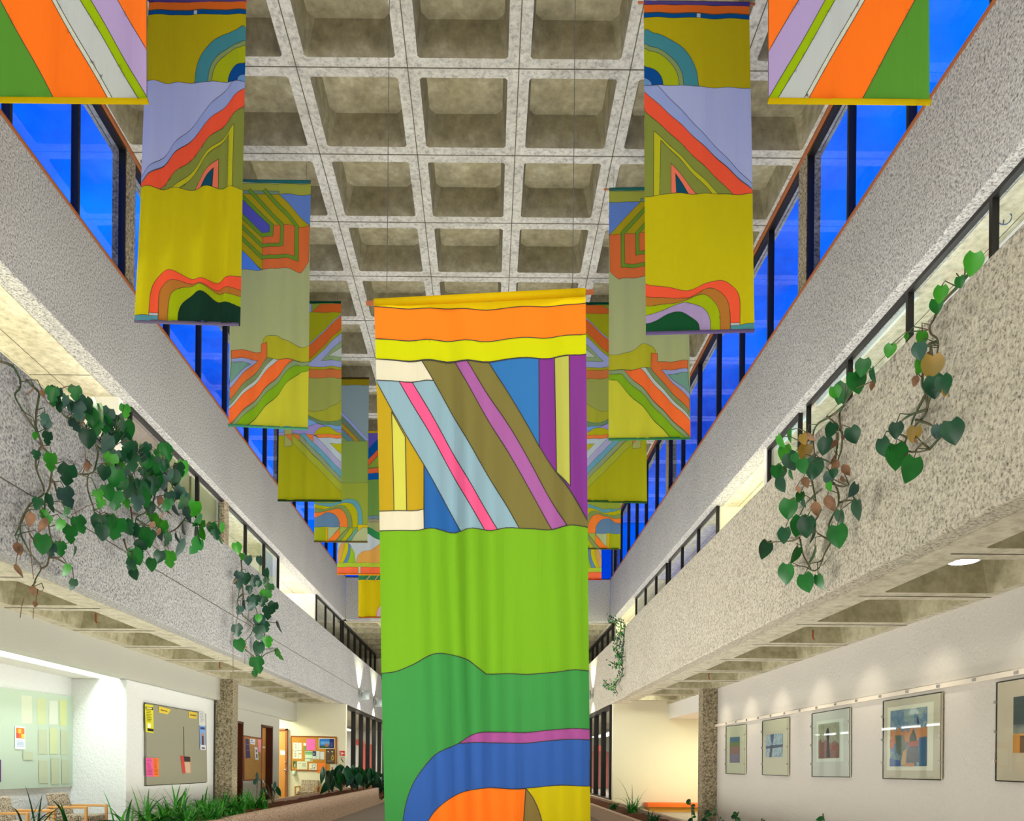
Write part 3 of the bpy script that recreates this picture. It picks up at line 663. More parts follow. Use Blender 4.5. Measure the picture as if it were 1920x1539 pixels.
banner('hanging_banner', 'fifth banner on the right, orange arch over blue, mostly behind the big near banner', q5R, 18.9, mirror(D5), hem=(90, 96, 40), top=(76, 58, 30), seed=15, fold=.018, res=(36, 100))

# ---- sixth pair
q6L = Quad((633, 809), (719, 809), (718, 1077), (632, 1076)); q6R = Quad((1043, 812), (1129, 812), (1128, 1086), (1042, 1086))
D6 = design(q6L, (112, 152, 70), [
    ((204, 176, 30), [(630, 809), (722, 809), (722, 812), (630, 812)]), ((104, 92, 184), [(630, 812), (722, 812), (689, 846), (660, 876), (630, 876)]),
    ((14, 88, 160), [(722, 810), (722, 830), (675, 876), (655, 876)]), ((232, 104, 56), [(722, 830), (722, 842), (687, 876), (675, 876)]), ((150, 170, 60), [(722, 842), (722, 876), (688, 876)]),
    ((232, 108, 60), [(630, 878), (722, 878), (722, 887), (630, 887)]), ((16, 92, 168), [(630, 887), (722, 887), (722, 899), (630, 899)]),
    ((108, 142, 150), [(630, 967), (722, 967), (722, 973), (630, 973)]), ((152, 146, 116), [(630, 973), (722, 973), (722, 979), (630, 979)]), ((164, 170, 110), [(630, 979), (722, 979), (722, 1056), (630, 1056)]),
    ((50, 136, 78), [(640, 990, 1), (660, 988, 1), (690, 988, 1), (705, 996, 1), (722, 1002), (722, 1014), (703, 1009, 1), (688, 1000, 1), (660, 1000, 1)]),
    ((192, 204, 206), [(634, 1018), (660, 1000, 1), (688, 1000, 1), (703, 1009, 1), (722, 1014), (722, 1056), (632, 1056)]),
    ((216, 166, 92), [(633, 1056), (631, 1045, 1), (634, 1032, 1), (640, 1018), (646, 1018), (644, 1033, 1), (636, 1056)]), ((204, 196, 24), [(636, 1056), (644, 1033, 1), (646, 1018), (653, 1018), (652, 1035, 1), (643, 1056)]),
    ((96, 140, 190), [(643, 1056), (652, 1035, 1), (653, 1018), (658, 1024, 1), (656, 1040, 1), (651, 1056)]), ((154, 196, 40), [(651, 1056), (656, 1040, 1), (657, 1024), (664, 1036, 1), (667, 1056)]),
    ((222, 166, 82), [(668, 1056), (671, 1042, 1), (680, 1034, 1), (695, 1031, 1), (706, 1024, 1), (722, 1010), (722, 1056)]),
    ((178, 204, 60), [(630, 1055), (722, 1055), (722, 1063), (630, 1063)]), ((252, 116, 72), [(630, 1063), (722, 1063), (722, 1078), (630, 1078)]), ((206, 210, 180), [(672, 1062), (676, 1062), (676, 1078), (672, 1078)])])
banner('hanging_banner', 'sixth banner on the left, tan hill and curved stripes above a coral band', q6L, 21.9, D6, hem=(232, 152, 30), top=(204, 176, 30), seed=17, fold=.014, res=(30, 90))
banner('hanging_banner', 'sixth banner on the right, curved stripes and red foot beside the big banner', q6R, 21.9, mirror(D6), hem=(200, 60, 30), top=(204, 176, 30), seed=18, fold=.014, res=(30, 90))

# ---- seventh on the left, lower than the others
q7 = Quad((672, 925), (748, 925), (748, 1157), (672, 1157))
D7 = design(q7, (206, 186, 20), [((60, 130, 80), [(670, 1079), (750, 1079), (750, 1087), (670, 1087)]), ((206, 180, 130), stroke([(686, 1089), (695, 1077)], 2)), ((206, 180, 130), stroke([(702, 1089), (711, 1077)], 2)),
    ((214, 176, 190), [(706, 1158), (707, 1145, 1), (714, 1136, 1), (724, 1132, 1), (736, 1136, 1), (744, 1158)])])
banner('hanging_banner', 'lowest and farthest banner on the left, plain yellow under a green strip', q7, 25.2, D7, hem=(150, 76, 30), top=(60, 130, 80), seed=19, fold=.016, res=(26, 70))

# ---- the big near banner
qC = Quad((702, 568), (1098, 548), (1109, 1752), (729, 1764))
LB = (140, 172, 184); OLV = (122, 114, 62); PUR = (128, 58, 140); BLU = (54, 116, 178)
DC = design(qC, (118, 172, 38), [
    ((236, 204, 20), [(700, 560), (1102, 540), (1102, 570), (700, 579)]), ((255, 130, 36), [(700, 578), (1102, 568), (1102, 627), (700, 637)]), ((202, 206, 20), [(700, 637), (1102, 627), (1100, 666), (700, 674)]),
    ((222, 216, 188), [(700, 674), (793, 674), (814, 711), (700, 714)]),
    ((186, 156, 36), [(700, 712), (707, 715), (796, 868), (796, 957), (700, 958)]), ((206, 204, 84), [(735, 770), (760, 815), (763, 957), (740, 957)]),
    ((222, 214, 184), [(700, 957), (796, 955), (797, 993), (700, 994)]), ((46, 100, 166), [(796, 866), (866, 993), (797, 993)]),
    (LB, [(704, 713), (814, 711), (976, 991), (866, 993)]), ((236, 92, 140), [(749, 712), (773, 712), (935, 992), (911, 992)]),
    (OLV, [(792, 674), (919, 671), (1012, 832), (1110, 990), (1098, 988), (976, 991)]), ((164, 96, 158), [(854, 673), (878, 672), (965, 812, 1), (1064, 988), (1036, 989), (936, 815, 1)]),
    (BLU, [(918, 671), (1012, 668), (1013, 835)]), (PUR, [(1012, 668), (1102, 665), (1102, 975), (1013, 834)]), ((182, 184, 84), [(1041, 668), (1068, 667), (1070, 916), (1045, 884)]),
    ((66, 146, 72), [(718, 1262), (745, 1260, 1), (772, 1250, 1), (800, 1234, 1), (830, 1225, 1), (856, 1226, 1), (880, 1237, 1), (898, 1252, 1), (914, 1265), (1105, 1257), (1110, 1770), (715, 1780)]),
    ((166, 84, 148), [(858, 1393), (880, 1382, 1), (905, 1375, 1), (940, 1373), (1106, 1366), (1106, 1387), (920, 1394)]),
    ((56, 96, 168), [(752, 1790), (748, 1640, 1), (754, 1560, 1), (765, 1500, 1), (785, 1455, 1), (818, 1415, 1), (860, 1392), (920, 1394), (1106, 1386), (1106, 1474), (920, 1478), (865, 1486, 1), (832, 1506, 1), (806, 1535, 1), (790, 1580, 1), (786, 1640, 1), (790, 1790)]),
    ((255, 124, 36), [(790, 1790), (786, 1640, 1), (790, 1580, 1), (806, 1535, 1), (832, 1506, 1), (865, 1486, 1), (920, 1478), (988, 1477), (984, 1539), (970, 1600, 1), (975, 1790)]),
    ((132, 114, 62), [(988, 1476), (1004, 1500, 1), (1018, 1539, 1), (1026, 1600, 1), (1028, 1790), (975, 1790), (970, 1600, 1), (984, 1539)]),
    ((200, 184, 24), [(988, 1476), (1108, 1472), (1112, 1790), (1028, 1790), (1026, 1600, 1), (1018, 1539, 1), (1004, 1500, 1)])])
banner('hanging_banner', 'big near banner in the middle, orange band on top, diagonal stripes, plain green field', qC, 4.85, DC, hem=(90, 120, 40), top=(236, 204, 20), seed=21, fold=.055, nf=8, dY=-.14, res=(60, 150), seam=.005, rod=(230, 130, 50), rodext=.03, rodr=.024)
# ------------------------------------------------------------------ lamps that the place has
def lamp_box(nm, label, x0, x1, y0, y1, z, power, col=(1, .97, .86), grp=None, zc=-9):
    r = thing(nm, label, 'light', ((x0+x1)/2, (y0+y1)/2, z), grp)
    MB().box(x0-.03, x1+.03, y0-.03, y1+.03, z+.012, z+.08).build('housing', M['white'], r)
    MB().box(x0, x1, y0, y1, z-.012, z+.011).build('diffuser', M['lamp'], r)
    area(nm+'_light', ((x0+x1)/2, (y0+y1)/2, z-.02), (0, 0, 0), x1-x0, y1-y0, power, col)
    if z < zc-.3:                                   # a pendant also throws light up
        area(nm+'_up', ((x0+x1)/2, (y0+y1)/2, z+.09), (PI, 0, 0), x1-x0, y1-y0, power*.5, col)
        for y in (y0+.1, y1-.1): MB().tube([((x0+x1)/2, y, z+.08), ((x0+x1)/2, y, zc)], .008, 6).build('suspension_rod', M['wire'], r)
    return r
LG = (.95, 1, .74); LW = (1, .98, .92); LC = (.86, 1, 1)
lamp_box('fluorescent_light', 'long bright fluorescent strip hidden behind the bulkhead over the left noticeboard', -6.16, -5.96, 3.0, 12.4, ZbL+.33, 150, LC)
lamp_box('ceiling_light', 'lamp in the left upper passage before the first window', -8.2, -7.6, 7.0, 9.6, ZU-1.0, 430, LG, zc=ZU)
lamp_box('ceiling_light', 'lamp in the left upper passage between the window rows', -8.2, -7.6, 22.8, 24.4, ZU-1.0, 420, LW, zc=ZU)
lamp_box('ceiling_light', 'lamp in the room behind the middle left windows', -9.2, -8.4, 17.6, 20.4, ZU-1.0, 360, LC, zc=ZU)
lamp_box('ceiling_light', 'lamp in the dim room behind the first left windows', -9.2, -8.8, 13.4, 15.4, ZU-.06, 60, LW)
lamp_box('ceiling_light', 'lamp in the right upper passage beside the near windows', 7.0, 7.6, 14.6, 15.8, ZU-1.0, 330, LG, zc=ZU)
lamp_box('ceiling_light', 'lamp in the right upper passage beside the far end wall', 7.0, 7.6, 27.2, 29.2, ZU-1.0, 330, LG, zc=ZU)
lamp_box('ceiling_light', 'lamp in the bright room behind the near right windows', 6.6, 7.4, 4.0, 13.0, ZU-1.0, 300, LC, zc=ZU)
lamp_box('ceiling_light', 'lamp in the dim room behind the far right windows', 7.6, 8.0, 19.0, 24.0, ZU-.06, 45, LW)
lamp_box('ceiling_light', 'lamp under the waffle soffit of the far hall', -1.0, 1.0, 34.2, 34.8, ZU-.05, 160, LW)
lamp_box('ceiling_light', 'lamp of the far left hall behind the glazing', -7.2, -6.6, 25, 39, ZLb-.1, 420, LW)
lamp_box('ceiling_light', 'lamp of the far right hall behind the glazing', 5.6, 6.2, 23, 42, ZRb-.1, 420, LW)
lamp_box('ceiling_light', 'lamp in the recess beside the third oak door', -7.0, -6.4, 22.0, 22.7, ZbL+.2, 70, LG)
lamp_box('ceiling_light', 'lamp in the right recess beyond the pillar', 5.5, 6.2, 18.0, 19.4, ZbR-.0, 95, LG)
# round downlight in the right-hand soffit
c = on_x(1806, 1052, 4.0); r_ = thing('downlight', 'round white downlight in the right-hand soffit near the picture edge', 'light', (c.x, c.y, c.z))
MB().tube([(c.x, c.y, c.z), (c.x, c.y, c.z+.34)], .13, 20).build('can', M['white'], r_, smooth=False)
MB().tube([(c.x, c.y, c.z-.006), (c.x, c.y, c.z-.001)], .11, 20).build('lens', M['lamp'], r_)
# wall washers of the picture gallery, in the coffers over the walkway
for k, p in ((-4, 90), (-3, 100), (-2, 110), (-1, 120), (0, 130), (1, 130), (2, 110)):
    y = row(k)+.76; spot('gallery_spot', (4.05, y, ZRb+.22), (4.9, y+.1, E+.35), p*.38, (1, .9, .74), 62, 1, .05)
spot('cross_wall_spot', (4.0, 18.6, ZRb+.2), (4.1, 20.9, E+.75), 60, (1, 1, .82), 62, .8, .1)
spot('cross_wall_spot_left', (-5.6, 21.6, ZLb+.1), (-5.6, 23.3, E+.7), 38, (1, 1, .84), 80, .8, .1)
area('bench_glow', (5.3, 19.6, .1), (PI, 0, 0), 1.2, 1.0, 10, (1, .45, .2))

# wall sconces: open cylinders that throw light up and down
def sconce(label, x, y, z, side):
    r = thing('wall_sconce', label, 'light', (x, y, z), None); cx = x+side*.2
    mb = MB(); n = 20
    pts = [(cx+.14*math.cos(2*PI*i/n), y+.14*math.sin(2*PI*i/n), z+dz) for dz in (-.14, .14) for i in range(n)]
    mb.add(pts, [(i, (i+1) % n, (i+1) % n+n, i+n) for i in range(n)])
    o = mb.build('cylinder_shade', plain('satin_metal', (176, 186, 184), .5, .2), r, smooth=True); s_ = o.modifiers.new('wall', 'SOLIDIFY'); s_.thickness = .006
    MB().box(min(x, cx-side*.1), max(x, cx-side*.1), y-.03, y+.03, z-.05, z+.05).build('bracket', M['chrome'], r)
    MB().tube([(cx, y, z-.06), (cx, y, z+.06)], .05, 12).build('bulb', M['lamp'], r, smooth=True)
    spot('sconce_up', (cx, y, z+.1), (x+side*.1, y, z+1.4), 300, (1, 1, .72), 100, .4, .03)
    spot('sconce_down', (cx, y, z-.1), (x+side*.1, y, z-1.2), 200, (1, 1, .74), 100, .4, .03)
c = on_x(673, 1303, XLp); sconce('nearer steel cylinder sconce on the left parapet, glowing up and down', XLp, c.y, c.z, 1)
c = on_x(700.5, 1317, XLp); sconce('farther steel cylinder sconce on the left parapet, beside the big banner', XLp, c.y, c.z, 1)
c = on_x(1112, 1303, XRp+.05); sconce('steel cylinder sconce on the right parapet, half behind the big banner', XRp+.05, c.y, c.z, -1)

# ------------------------------------------------------------------ sheets, boards and pictures
def plane_pts(axis, c, px):
    f = on_x if axis == 'x' else on_y
    return [f(p[0], p[1], c) for p in px]
def nrm_of(axis, c): return Vector((1, 0, 0)) if (axis == 'x' and c < 0) else (Vector((-1, 0, 0)) if axis == 'x' else Vector((0, -1, 0)))
def at(P, u, v): return P[0]*(1-u)*(1-v)+P[1]*u*(1-v)+P[2]*u*v+P[3]*(1-u)*v
def sheet(nm, axis, c, px, rgb, items=(), th=.004, parent=None, label=None, cat=None, group=None, mat=None, rough=.8):
    """px: TL TR BR BL as measured; items: (rgb, [(u, v)...]) printed on it"""
    P = plane_pts(axis, c, px); n = nrm_of(axis, c); mb = MB(); mats = [mat or plain('paper_%d_%d_%d' % rgb, rgb, rough)]
    f = [p+n*th for p in P]; b = [p+n*.0005 for p in P]
    mb.add(b+f, [(4, 5, 6, 7), (3, 2, 1, 0), (0, 1, 5, 4), (1, 2, 6, 5), (2, 3, 7, 6), (3, 0, 4, 7)])
    for k, it in enumerate(items):
        col, uv = it[0], it[1]
        if len(uv) == 2: (u0, v0), (u1, v1) = uv; uv = [(u0, v0), (u1, v0), (u1, v1), (u0, v1)]
        if isinstance(col, tuple): m = plain('paper_%d_%d_%d' % col, col, rough)
        else: m = col
        if m not in mats: mats.append(m)
        mb.cur = mats.index(m); q = [at(P, u, v)+n*(th+.0008*(k+1)) for u, v in uv]
        mb.add(q, [tuple(range(len(q)))])
    return mb.build(nm, mats, parent, label=label, cat=cat, group=group)
def lines(col, u0, u1, v0, v1, n, th=.35, seed=0):
    rr = random.Random(seed+n); h = (v1-v0)/n
    return [(col, ((u0, v0+i*h), (u0+(u1-u0)*rr.uniform(.6, 1), v0+i*h+h*th))) for i in range(n)]

# left niche: large pale board with the marks of sheets long gone
XB = -6.68
root = thing('noticeboard', 'large pale green felt noticeboard in the lit left niche, ghost marks of sheets', 'noticeboard', on_x(60, 1478, XB))
gm = (186, 196, 166); gm2 = (196, 206, 160)
P8 = lambda x, y: (x/8, 1240+y/8)
bpx = [(-60, 1281), (134.5, 1306), (137.5, 1474), (-60, 1482)]
def toUV(px, py):                      # measured point to board coordinates
    u = (px+60)/(196); t = 1281+25*u; b = 1482-8*u; return (u, (py-t)/(b-t))
its = []
for (x0, x1, y0, y1, c_) in ((26, 46, 1302, 1355, (206, 214, 190)), (56, 74, 1307, 1357, gm2), (80, 99, 1312, 1357, (208, 216, 200)), (103, 119, 1311, 1360, (200, 210, 150)), (57, 75, 1366, 1413, gm), (80, 97, 1364, 1413, gm2), (104, 120, 1368, 1414, gm), (57, 75, 1425, 1468, gm), (82, 99, 1421, 1470, gm), (105, 121, 1423, 1469, gm), (27, 46, 1408, 1424, gm)):
    its.append((c_, [toUV(x0, y0), toUV(x1, y0+1), toUV(x1, y1), toUV(x0, y1)]))
sheet('panel', 'x', XB, bpx, (186, 204, 184), its, th=.03, parent=root)
sheet('flyer', 'x', XB+.035, [(28, 1361), (46, 1363), (47, 1405), (28, 1404)], (236, 240, 246),
      [((232, 120, 60), ((.08, .06), (.95, .52))), ((250, 190, 70), ((.3, .1), (.62, .3))), ((214, 80, 70), ((.1, .3), (.35, .5))), ((250, 210, 90), ((.6, .32), (.93, .5)))]+lines((150, 180, 214), .12, .9, .62, .92, 5),
      label='white flyer with an orange picture pinned on the pale left board', cat='flyer')
sheet('poster', 'x', XB+.035, [(-12, 1424), (1.5, 1424), (1.5, 1466), (-12, 1466)], (92, 40, 110), label='dark purple poster at the picture edge on the pale left board', cat='poster')

# olive board on the wall beside the niche
XO = XL-.12
root = thing('noticeboard', 'olive grey framed noticeboard with yellow and pink flyers between niche and pillar', 'noticeboard', on_x(320, 1472, XO))
sheet('panel', 'x', XO, [(271, 1318), (384, 1338), (386, 1466), (272, 1472)], (132, 130, 98), [((40, 38, 30), ((.565, .23), (.578, .84)))], th=.03, parent=root, mat=M['grey'])
mb = MB(); Pf = plane_pts('x', XO+.02, [(270.5, 1317), (384.5, 1337), (386.5, 1467), (271.5, 1473)])
for i in range(4): mb.tube([Pf[i], Pf[(i+1) % 4]], .006, 4)
mb.build('frame', M['wire'], root)
XO2 = XO+.034
K = (24, 24, 20)
sheet('poster', 'x', XO2, [(271.5, 1320), (286.5, 1322), (288, 1374), (273, 1372)], (222, 214, 36),
      [(K, ((.05, .08), (.97, .18))), ((220, 214, 120), ((.15, .1), (.85, .16))), (K, ((.2, .86), (.97, .95))), ((240, 240, 220), ((.2, .68), (.6, .84)))]+lines((90, 88, 30), .1, .9, .22, .64, 7), label='yellow poster with black bands at the top left of the olive board', cat='poster')
sheet('paper_arrow', 'x', XO2, [(297.5, 1323.5), (320, 1330), (314.5, 1339), (298, 1336)], (222, 196, 60), [((120, 100, 40), ((.15, .42), (.8, .6)))], label='yellow arrow shaped sign near the top left of the olive board', cat='sign')
sheet('paper_sign', 'x', XO2, [(353.5, 1333.5), (369, 1336), (368.5, 1348), (354, 1345.5)], (214, 184, 60), [((120, 100, 40), ((.12, .4), (.9, .6)))], label='small yellow sign near the top right of the olive board', cat='sign')
sheet('flyer', 'x', XO2, [(273, 1420), (286, 1421), (287.5, 1455.5), (274.5, 1456)], (238, 96, 160), lines((170, 70, 120), .1, .9, .06, .95, 12), label='pink flyer with tear-off lines at the lower left of the olive board', cat='flyer')
sheet('flyer', 'x', XO2, [(286.3, 1421), (297, 1421), (297.5, 1456), (287.8, 1455.5)], (246, 124, 44), lines((190, 80, 40), .1, .9, .06, .95, 12), label='orange flyer right beside the pink one on the olive board', cat='flyer')
sheet('brochure', 'x', XO2, [(338, 1417), (357, 1418), (358.5, 1449), (342.5, 1450)], (190, 150, 120), [((200, 60, 50), ((0, 0), (.3, 1))), ((50, 46, 42), ((.3, .02), (.95, .32))), ((202, 176, 150), ((.32, .36), (.85, .97)))], label='red and brown brochure hanging low on the olive board', cat='brochure')
sheet('notice', 'x', XO2, [(372.5, 1334), (384.5, 1336), (385, 1361), (373, 1360)], (206, 208, 206), lines((150, 154, 170), .15, .85, .1, .8, 7), label='white notice at the top right edge of the olive board', cat='notice')
sheet('poster', 'x', XO2+.003, [(374, 1360), (384.5, 1361), (385.5, 1406), (375, 1405)], (120, 160, 220), [((40, 60, 110), ((.1, .06), (.9, .15))), ((180, 140, 120), ((.25, .3), (.8, .82))), ((60, 46, 46), ((.35, .42), (.62, .82))), ((210, 214, 224), ((.0, .8), (1, 1))), ((90, 50, 60), ((.25, .9), (.8, .96)))], label='blue poster with a standing figure at the right edge of the olive board', cat='poster')

# cork board between the two oak doors
XC = WD
M['cork'] = speckle('cork', (150, 108, 52), (186, 146, 84), (200, 160, 96), 60, bump=.1)
root = thing('cork_board', 'tall wood framed cork board between the two oak doors', 'noticeboard', on_x(474, 1462, XC))
sheet('panel', 'x', XC, [(457, 1380), (489.5, 1385), (489.5, 1461), (457.5, 1462)], (180, 140, 80), th=.02, parent=root, mat=M['cork'])
mb = MB(); Pf = plane_pts('x', XC+.015, [(457, 1380), (489.5, 1385), (489.5, 1461), (457.5, 1462)])
for i in range(4): mb.tube([Pf[i], Pf[(i+1) % 4]], .022, 4)
mb.build('frame', M['brown'], root)
sheet('poster', 'x', XC+.022, [(460, 1384.5), (466, 1385), (469.5, 1421), (460.5, 1421.5)], (66, 62, 96), [((120, 110, 150), ((.1, .28), (.9, .31))), ((150, 110, 170), ((.1, .58), (.9, .61)))], label='dark violet poster on the cork board between the doors', cat='poster')
sheet('notice', 'x', XC+.022, [(469, 1384.5), (478.5, 1385.5), (478, 1396), (469.5, 1394.5)], (222, 222, 226), [((110, 100, 170), ((.2, .15), (.4, .5))), ((90, 100, 130), ((.1, .65), (.9, .75)))], label='small white notice at the top of the cork board between the doors', cat='notice')
sheet('flyer', 'x', XC+.022, [(483.5, 1386), (489, 1387), (489, 1411), (484.5, 1409.5)], (238, 150, 170), label='pink flyer at the right edge of the cork board between the doors', cat='flyer')
sheet('notice', 'x', XC+.022, [(477, 1400), (482.5, 1401), (484.5, 1424.5), (478.5, 1424)], (214, 220, 220), [(K, ((.3, .2), (.6, .4))), (K, ((.35, .55), (.7, .85)))], label='black and white notice in the middle of the cork board between the doors', cat='notice')
sheet('nameplate', 'x', WD-.155, [(491.5, 1399), (497, 1399.4), (497, 1402.4), (491.5, 1402)], (230, 220, 180), label='small pale nameplate on the second oak door', cat='nameplate')
# big cork board on the cross wall
YC = 23.3
root = thing('cork_board', 'wide cork board full of notices on the left cross wall above the chairs', 'noticeboard', on_y(588, 1444, YC))
cb = [(546, 1380.5), (631, 1382), (631, 1445.5), (546, 1443.8)]
M['cork2'] = speckle('cork_orange', (178, 118, 44), (208, 150, 66), (216, 164, 82), 60, bump=.1)
sheet('panel', 'y', YC, cb, (200, 150, 70), th=.02, parent=root, mat=M['cork2'])
mb = MB(); Pf = plane_pts('y', YC-.015, cb)
for i in range(4): mb.tube([Pf[i], Pf[(i+1) % 4]], .02, 4)
mb.build('frame', M['brown'], root)
Z1 = YC-.022
def rc(x0, x1, y0, y1): return [(x0, y0), (x1, y0+.3), (x1, y1+.3), (x0, y1)]
GR = (120, 126, 120)
def nt_(nm, rct, rgb, items, label, cat='notice', k=0): sheet(nm, 'y', Z1-.0016*k, rc(*rct), rgb, items, th=.003, label=label, cat=cat)
nt_('schedule', (549.5, 565.5, 1392, 1422), (232, 238, 214), [(GR, ((.6, 0), (.63, 1))), (GR, ((0, .48), (1, .51))), ((220, 130, 70), ((.68, .66), (.95, .72)))]+lines(GR, .2, .55, .1, .45, 4)+lines(GR, .15, .5, .55, .95, 4), 'pale timetable sheet at the left of the wide cork board', 'timetable')
nt_('note', (569, 574, 1393, 1397.5), (250, 250, 240), [], 'tiny white note left of the pink sheet on the wide cork board')
nt_('bookmark', (570, 573.5, 1398, 1407.5), (120, 158, 90), [], 'thin green strip under the tiny white note')
nt_('flyer', (575, 591, 1385, 1406), (246, 112, 190), [], 'plain bright pink sheet at the top of the wide cork board', 'flyer')
nt_('poster', (598, 627.5, 1384, 1403), (232, 240, 250), [((44, 120, 204), ((.03, .04), (.68, .96))), ((96, 160, 226), ((.1, .3), (.68, .6))), ((60, 90, 70), ((.03, .72), (.68, .96))), ((176, 120, 90), ((.4, .5), (.6, .8))), ((34, 50, 110), ((.68, .04), (.97, .96)))]+lines((120, 120, 190), .74, .92, .4, .9, 4), 'blue landscape poster at the top right of the wide cork board', 'poster')
nt_('brochure', (572, 586, 1408, 1427), (214, 234, 206), [((70, 140, 84), ((.02, .04), (.98, .14))), ((124, 186, 124), ((.02, .16), (.98, .34))), ((60, 80, 80), ((0, .72), (1, .76))), ((80, 110, 90), ((.7, .82), (.9, .92)))], 'white brochure with green heading in the middle of the wide cork board', 'brochure')
nt_('leaflet', (586.5, 592.5, 1408, 1423), (206, 220, 214), [((40, 66, 110), ((0, 0), (1, .6))), ((210, 200, 170), ((.25, .25), (.5, .42)))], 'leaflet with a blue upper half, first of three in a row', 'leaflet')
nt_('leaflet', (593, 599.5, 1408, 1423), (206, 220, 214), [], 'plain pale leaflet, middle of three in a row', 'leaflet')
nt_('leaflet', (600.5, 608, 1409, 1423.5), (214, 220, 220), [], 'plain pale leaflet, last of three in a row', 'leaflet')
pear = [(.74+.17*math.sin(t)*(1-.35*math.cos(t)), .56-.2*math.cos(t)) for t in [i*PI/8 for i in range(16)]]
nt_('poster', (611, 628, 1404, 1432), (92, 78, 62), [((176, 150, 70), pear), ((92, 78, 62), ((.66, .52), (.8, .64))), ((220, 214, 200), ((.18, .14), (.34, .18))), ((220, 214, 200), ((.25, .14), (.28, .26))), ((220, 214, 200), ((.62, .14), (.8, .18))), ((220, 214, 200), ((.7, .14), (.74, .26))), ((150, 130, 120), ((.15, .78), (.8, .82)))], 'dark brown poster with a golden pear shape on the wide cork board', 'poster', 1)
nt_('photo', (549, 556, 1426, 1439), (110, 120, 50), [((60, 56, 60), ((.2, .2), (.7, .7))), ((190, 180, 180), ((.4, .4), (.7, .9)))], 'small dark green photo at the lower left of the wide cork board', 'photo')
nt_('map', (557, 576, 1427, 1442), (214, 220, 196), [((190, 190, 160), ((.5, .2), (.85, .7))), ((180, 190, 180), ((.1, .2), (.4, .3)))], 'pale plan sheet at the bottom left of the wide cork board', 'map')
nt_('plan', (579.5, 594, 1431, 1443), (236, 236, 220), [(GR, ((.35, .2), (.9, .28))), (GR, ((.85, .2), (.9, .6))), (GR, ((.1, .8), (.45, .88))), (GR, ((.4, .3), (.45, .88))), ((110, 110, 90), ((.6, .6), (.78, .78)))], 'white sheet with a floor plan at the bottom of the wide cork board', 'plan')
nt_('flyer', (595.5, 610.5, 1430, 1449.5), (252, 138, 58), [], 'plain orange sheet overhanging the bottom of the wide cork board', 'flyer', 2)
nt_('notice', (619, 634, 1432.5, 1448), (214, 216, 208), [((206, 60, 56), [(.28, .3), (.36, .42), (.34, .58), (.2, .58), (.16, .44)])], 'white sheet with a red drop at the lower right corner of the wide cork board', 'notice', 3)
nt_('notice', (526.5, 537.3, 1406, 1415), (236, 244, 240), [((120, 190, 150), ((.2, 0), (.9, .18)))], 'white note taped to the third oak door')
for o in list(C.objects):
    if o.get('label') == 'white note taped to the third oak door': o.location.y -= .04
nt_('fire_sign', (637, 646.5, 1407.5, 1416.5), (206, 44, 40), [((244, 220, 214), ((.2, .12), (.3, .88))), ((244, 220, 214), [(.3, .5), (.6, .15), (.6, .3), (.5, .42), (.92, .42), (.92, .58), (.5, .58), (.6, .7), (.6, .85)])], 'small red sign with a white arrow beside the wide cork board', 'sign')
nt_('notice', (638, 646, 1419, 1421), (170, 176, 160), [], 'narrow grey caption strip under the red arrow sign')
c = on_y(551.5, 1454, YC-.05); r_ = thing('soap_dispenser', 'small white and green container hanging under the wide cork board', 'container', c)
MB().tube([c, c+Vector((0, 0, .15))], .05, 12).build('cup', plain('mint', (200, 226, 190)), r_, smooth=True)
MB().tube([c+Vector((0, .03, .15)), c+Vector((0, .03, .26))], .006, 5).build('hook', M['wire'], r_)
c = on_y(641, 1425, YC-.03); MB().tube([c+Vector((-.03, 0, .05)), c+Vector((.02, 0, -.02)), c+Vector((.045, -.02, -.06))], .012, 6).build('coat_hook', M['dark'], None, label='dark coat hook under the red arrow sign', cat='hook')

# red exit-coloured signs hanging in the far halls
def hung_sign(label, px, py, w_, h_, Y):
    c = on_y(px, py, Y); r = thing('hanging_sign', label, 'sign', c)
    MB().box(c.x-w_/2, c.x+w_/2, Y-.03, Y+.03, c.z-h_/2, c.z+h_/2).build('panel', M['red'], r)
    for s_ in (-1, 1): MB().tube([(c.x+s_*w_*.4, Y, c.z+h_/2), (c.x+s_*w_*.4, Y, (ZLb if c.x < 0 else ZRb)+.03)], .008, 5).build('rod', M['wire'], r)
hung_sign('red sign panel hanging in the left hall, seen through the first panes', 666, 1391.5, .26, .24, 30)
hung_sign('red sign panel hanging in the left hall above the red door', 679, 1393.5, .22, .22, 34)
hung_sign('red sign panel hanging in the right hall above the red door', 1120, 1403, .36, .26, 34)

# ------------------------------------------------------------------ pictures on the right wall
XP = XR
def art(n_, cols, sc, seed, dist=0.0):
    m, t, p = newmat('painting_%d' % n_); L_ = t.links.new; p.inputs['Roughness'].default_value = .6
    tcx = t.nodes.new('ShaderNodeTexCoord'); mp = t.nodes.new('ShaderNodeMapping'); n = t.nodes.new('ShaderNodeTexNoise'); r = t.nodes.new('ShaderNodeValToRGB')
    mp.inputs['Location'].default_value = (seed, seed*2, seed*3); n.inputs['Scale'].default_value = sc; n.inputs['Detail'].default_value = 5; n.inputs['Distortion'].default_value = dist
    L_(tcx.outputs['Object'], mp.inputs[0]); L_(mp.outputs[0], n.inputs['Vector']); L_(n.outputs['Fac'], r.inputs[0]); L_(r.outputs[0], p.inputs['Base Color'])
    e = r.color_ramp.elements; e[0].position = .3; e[0].color = srgb(*cols[0]); e[1].position = .7; e[1].color = srgb(*cols[-1])
    for i, c_ in enumerate(cols[1:-1]): q = e.new(.3+.4*(i+1)/(len(cols)-1)); q.color = srgb(*c_)
    return m
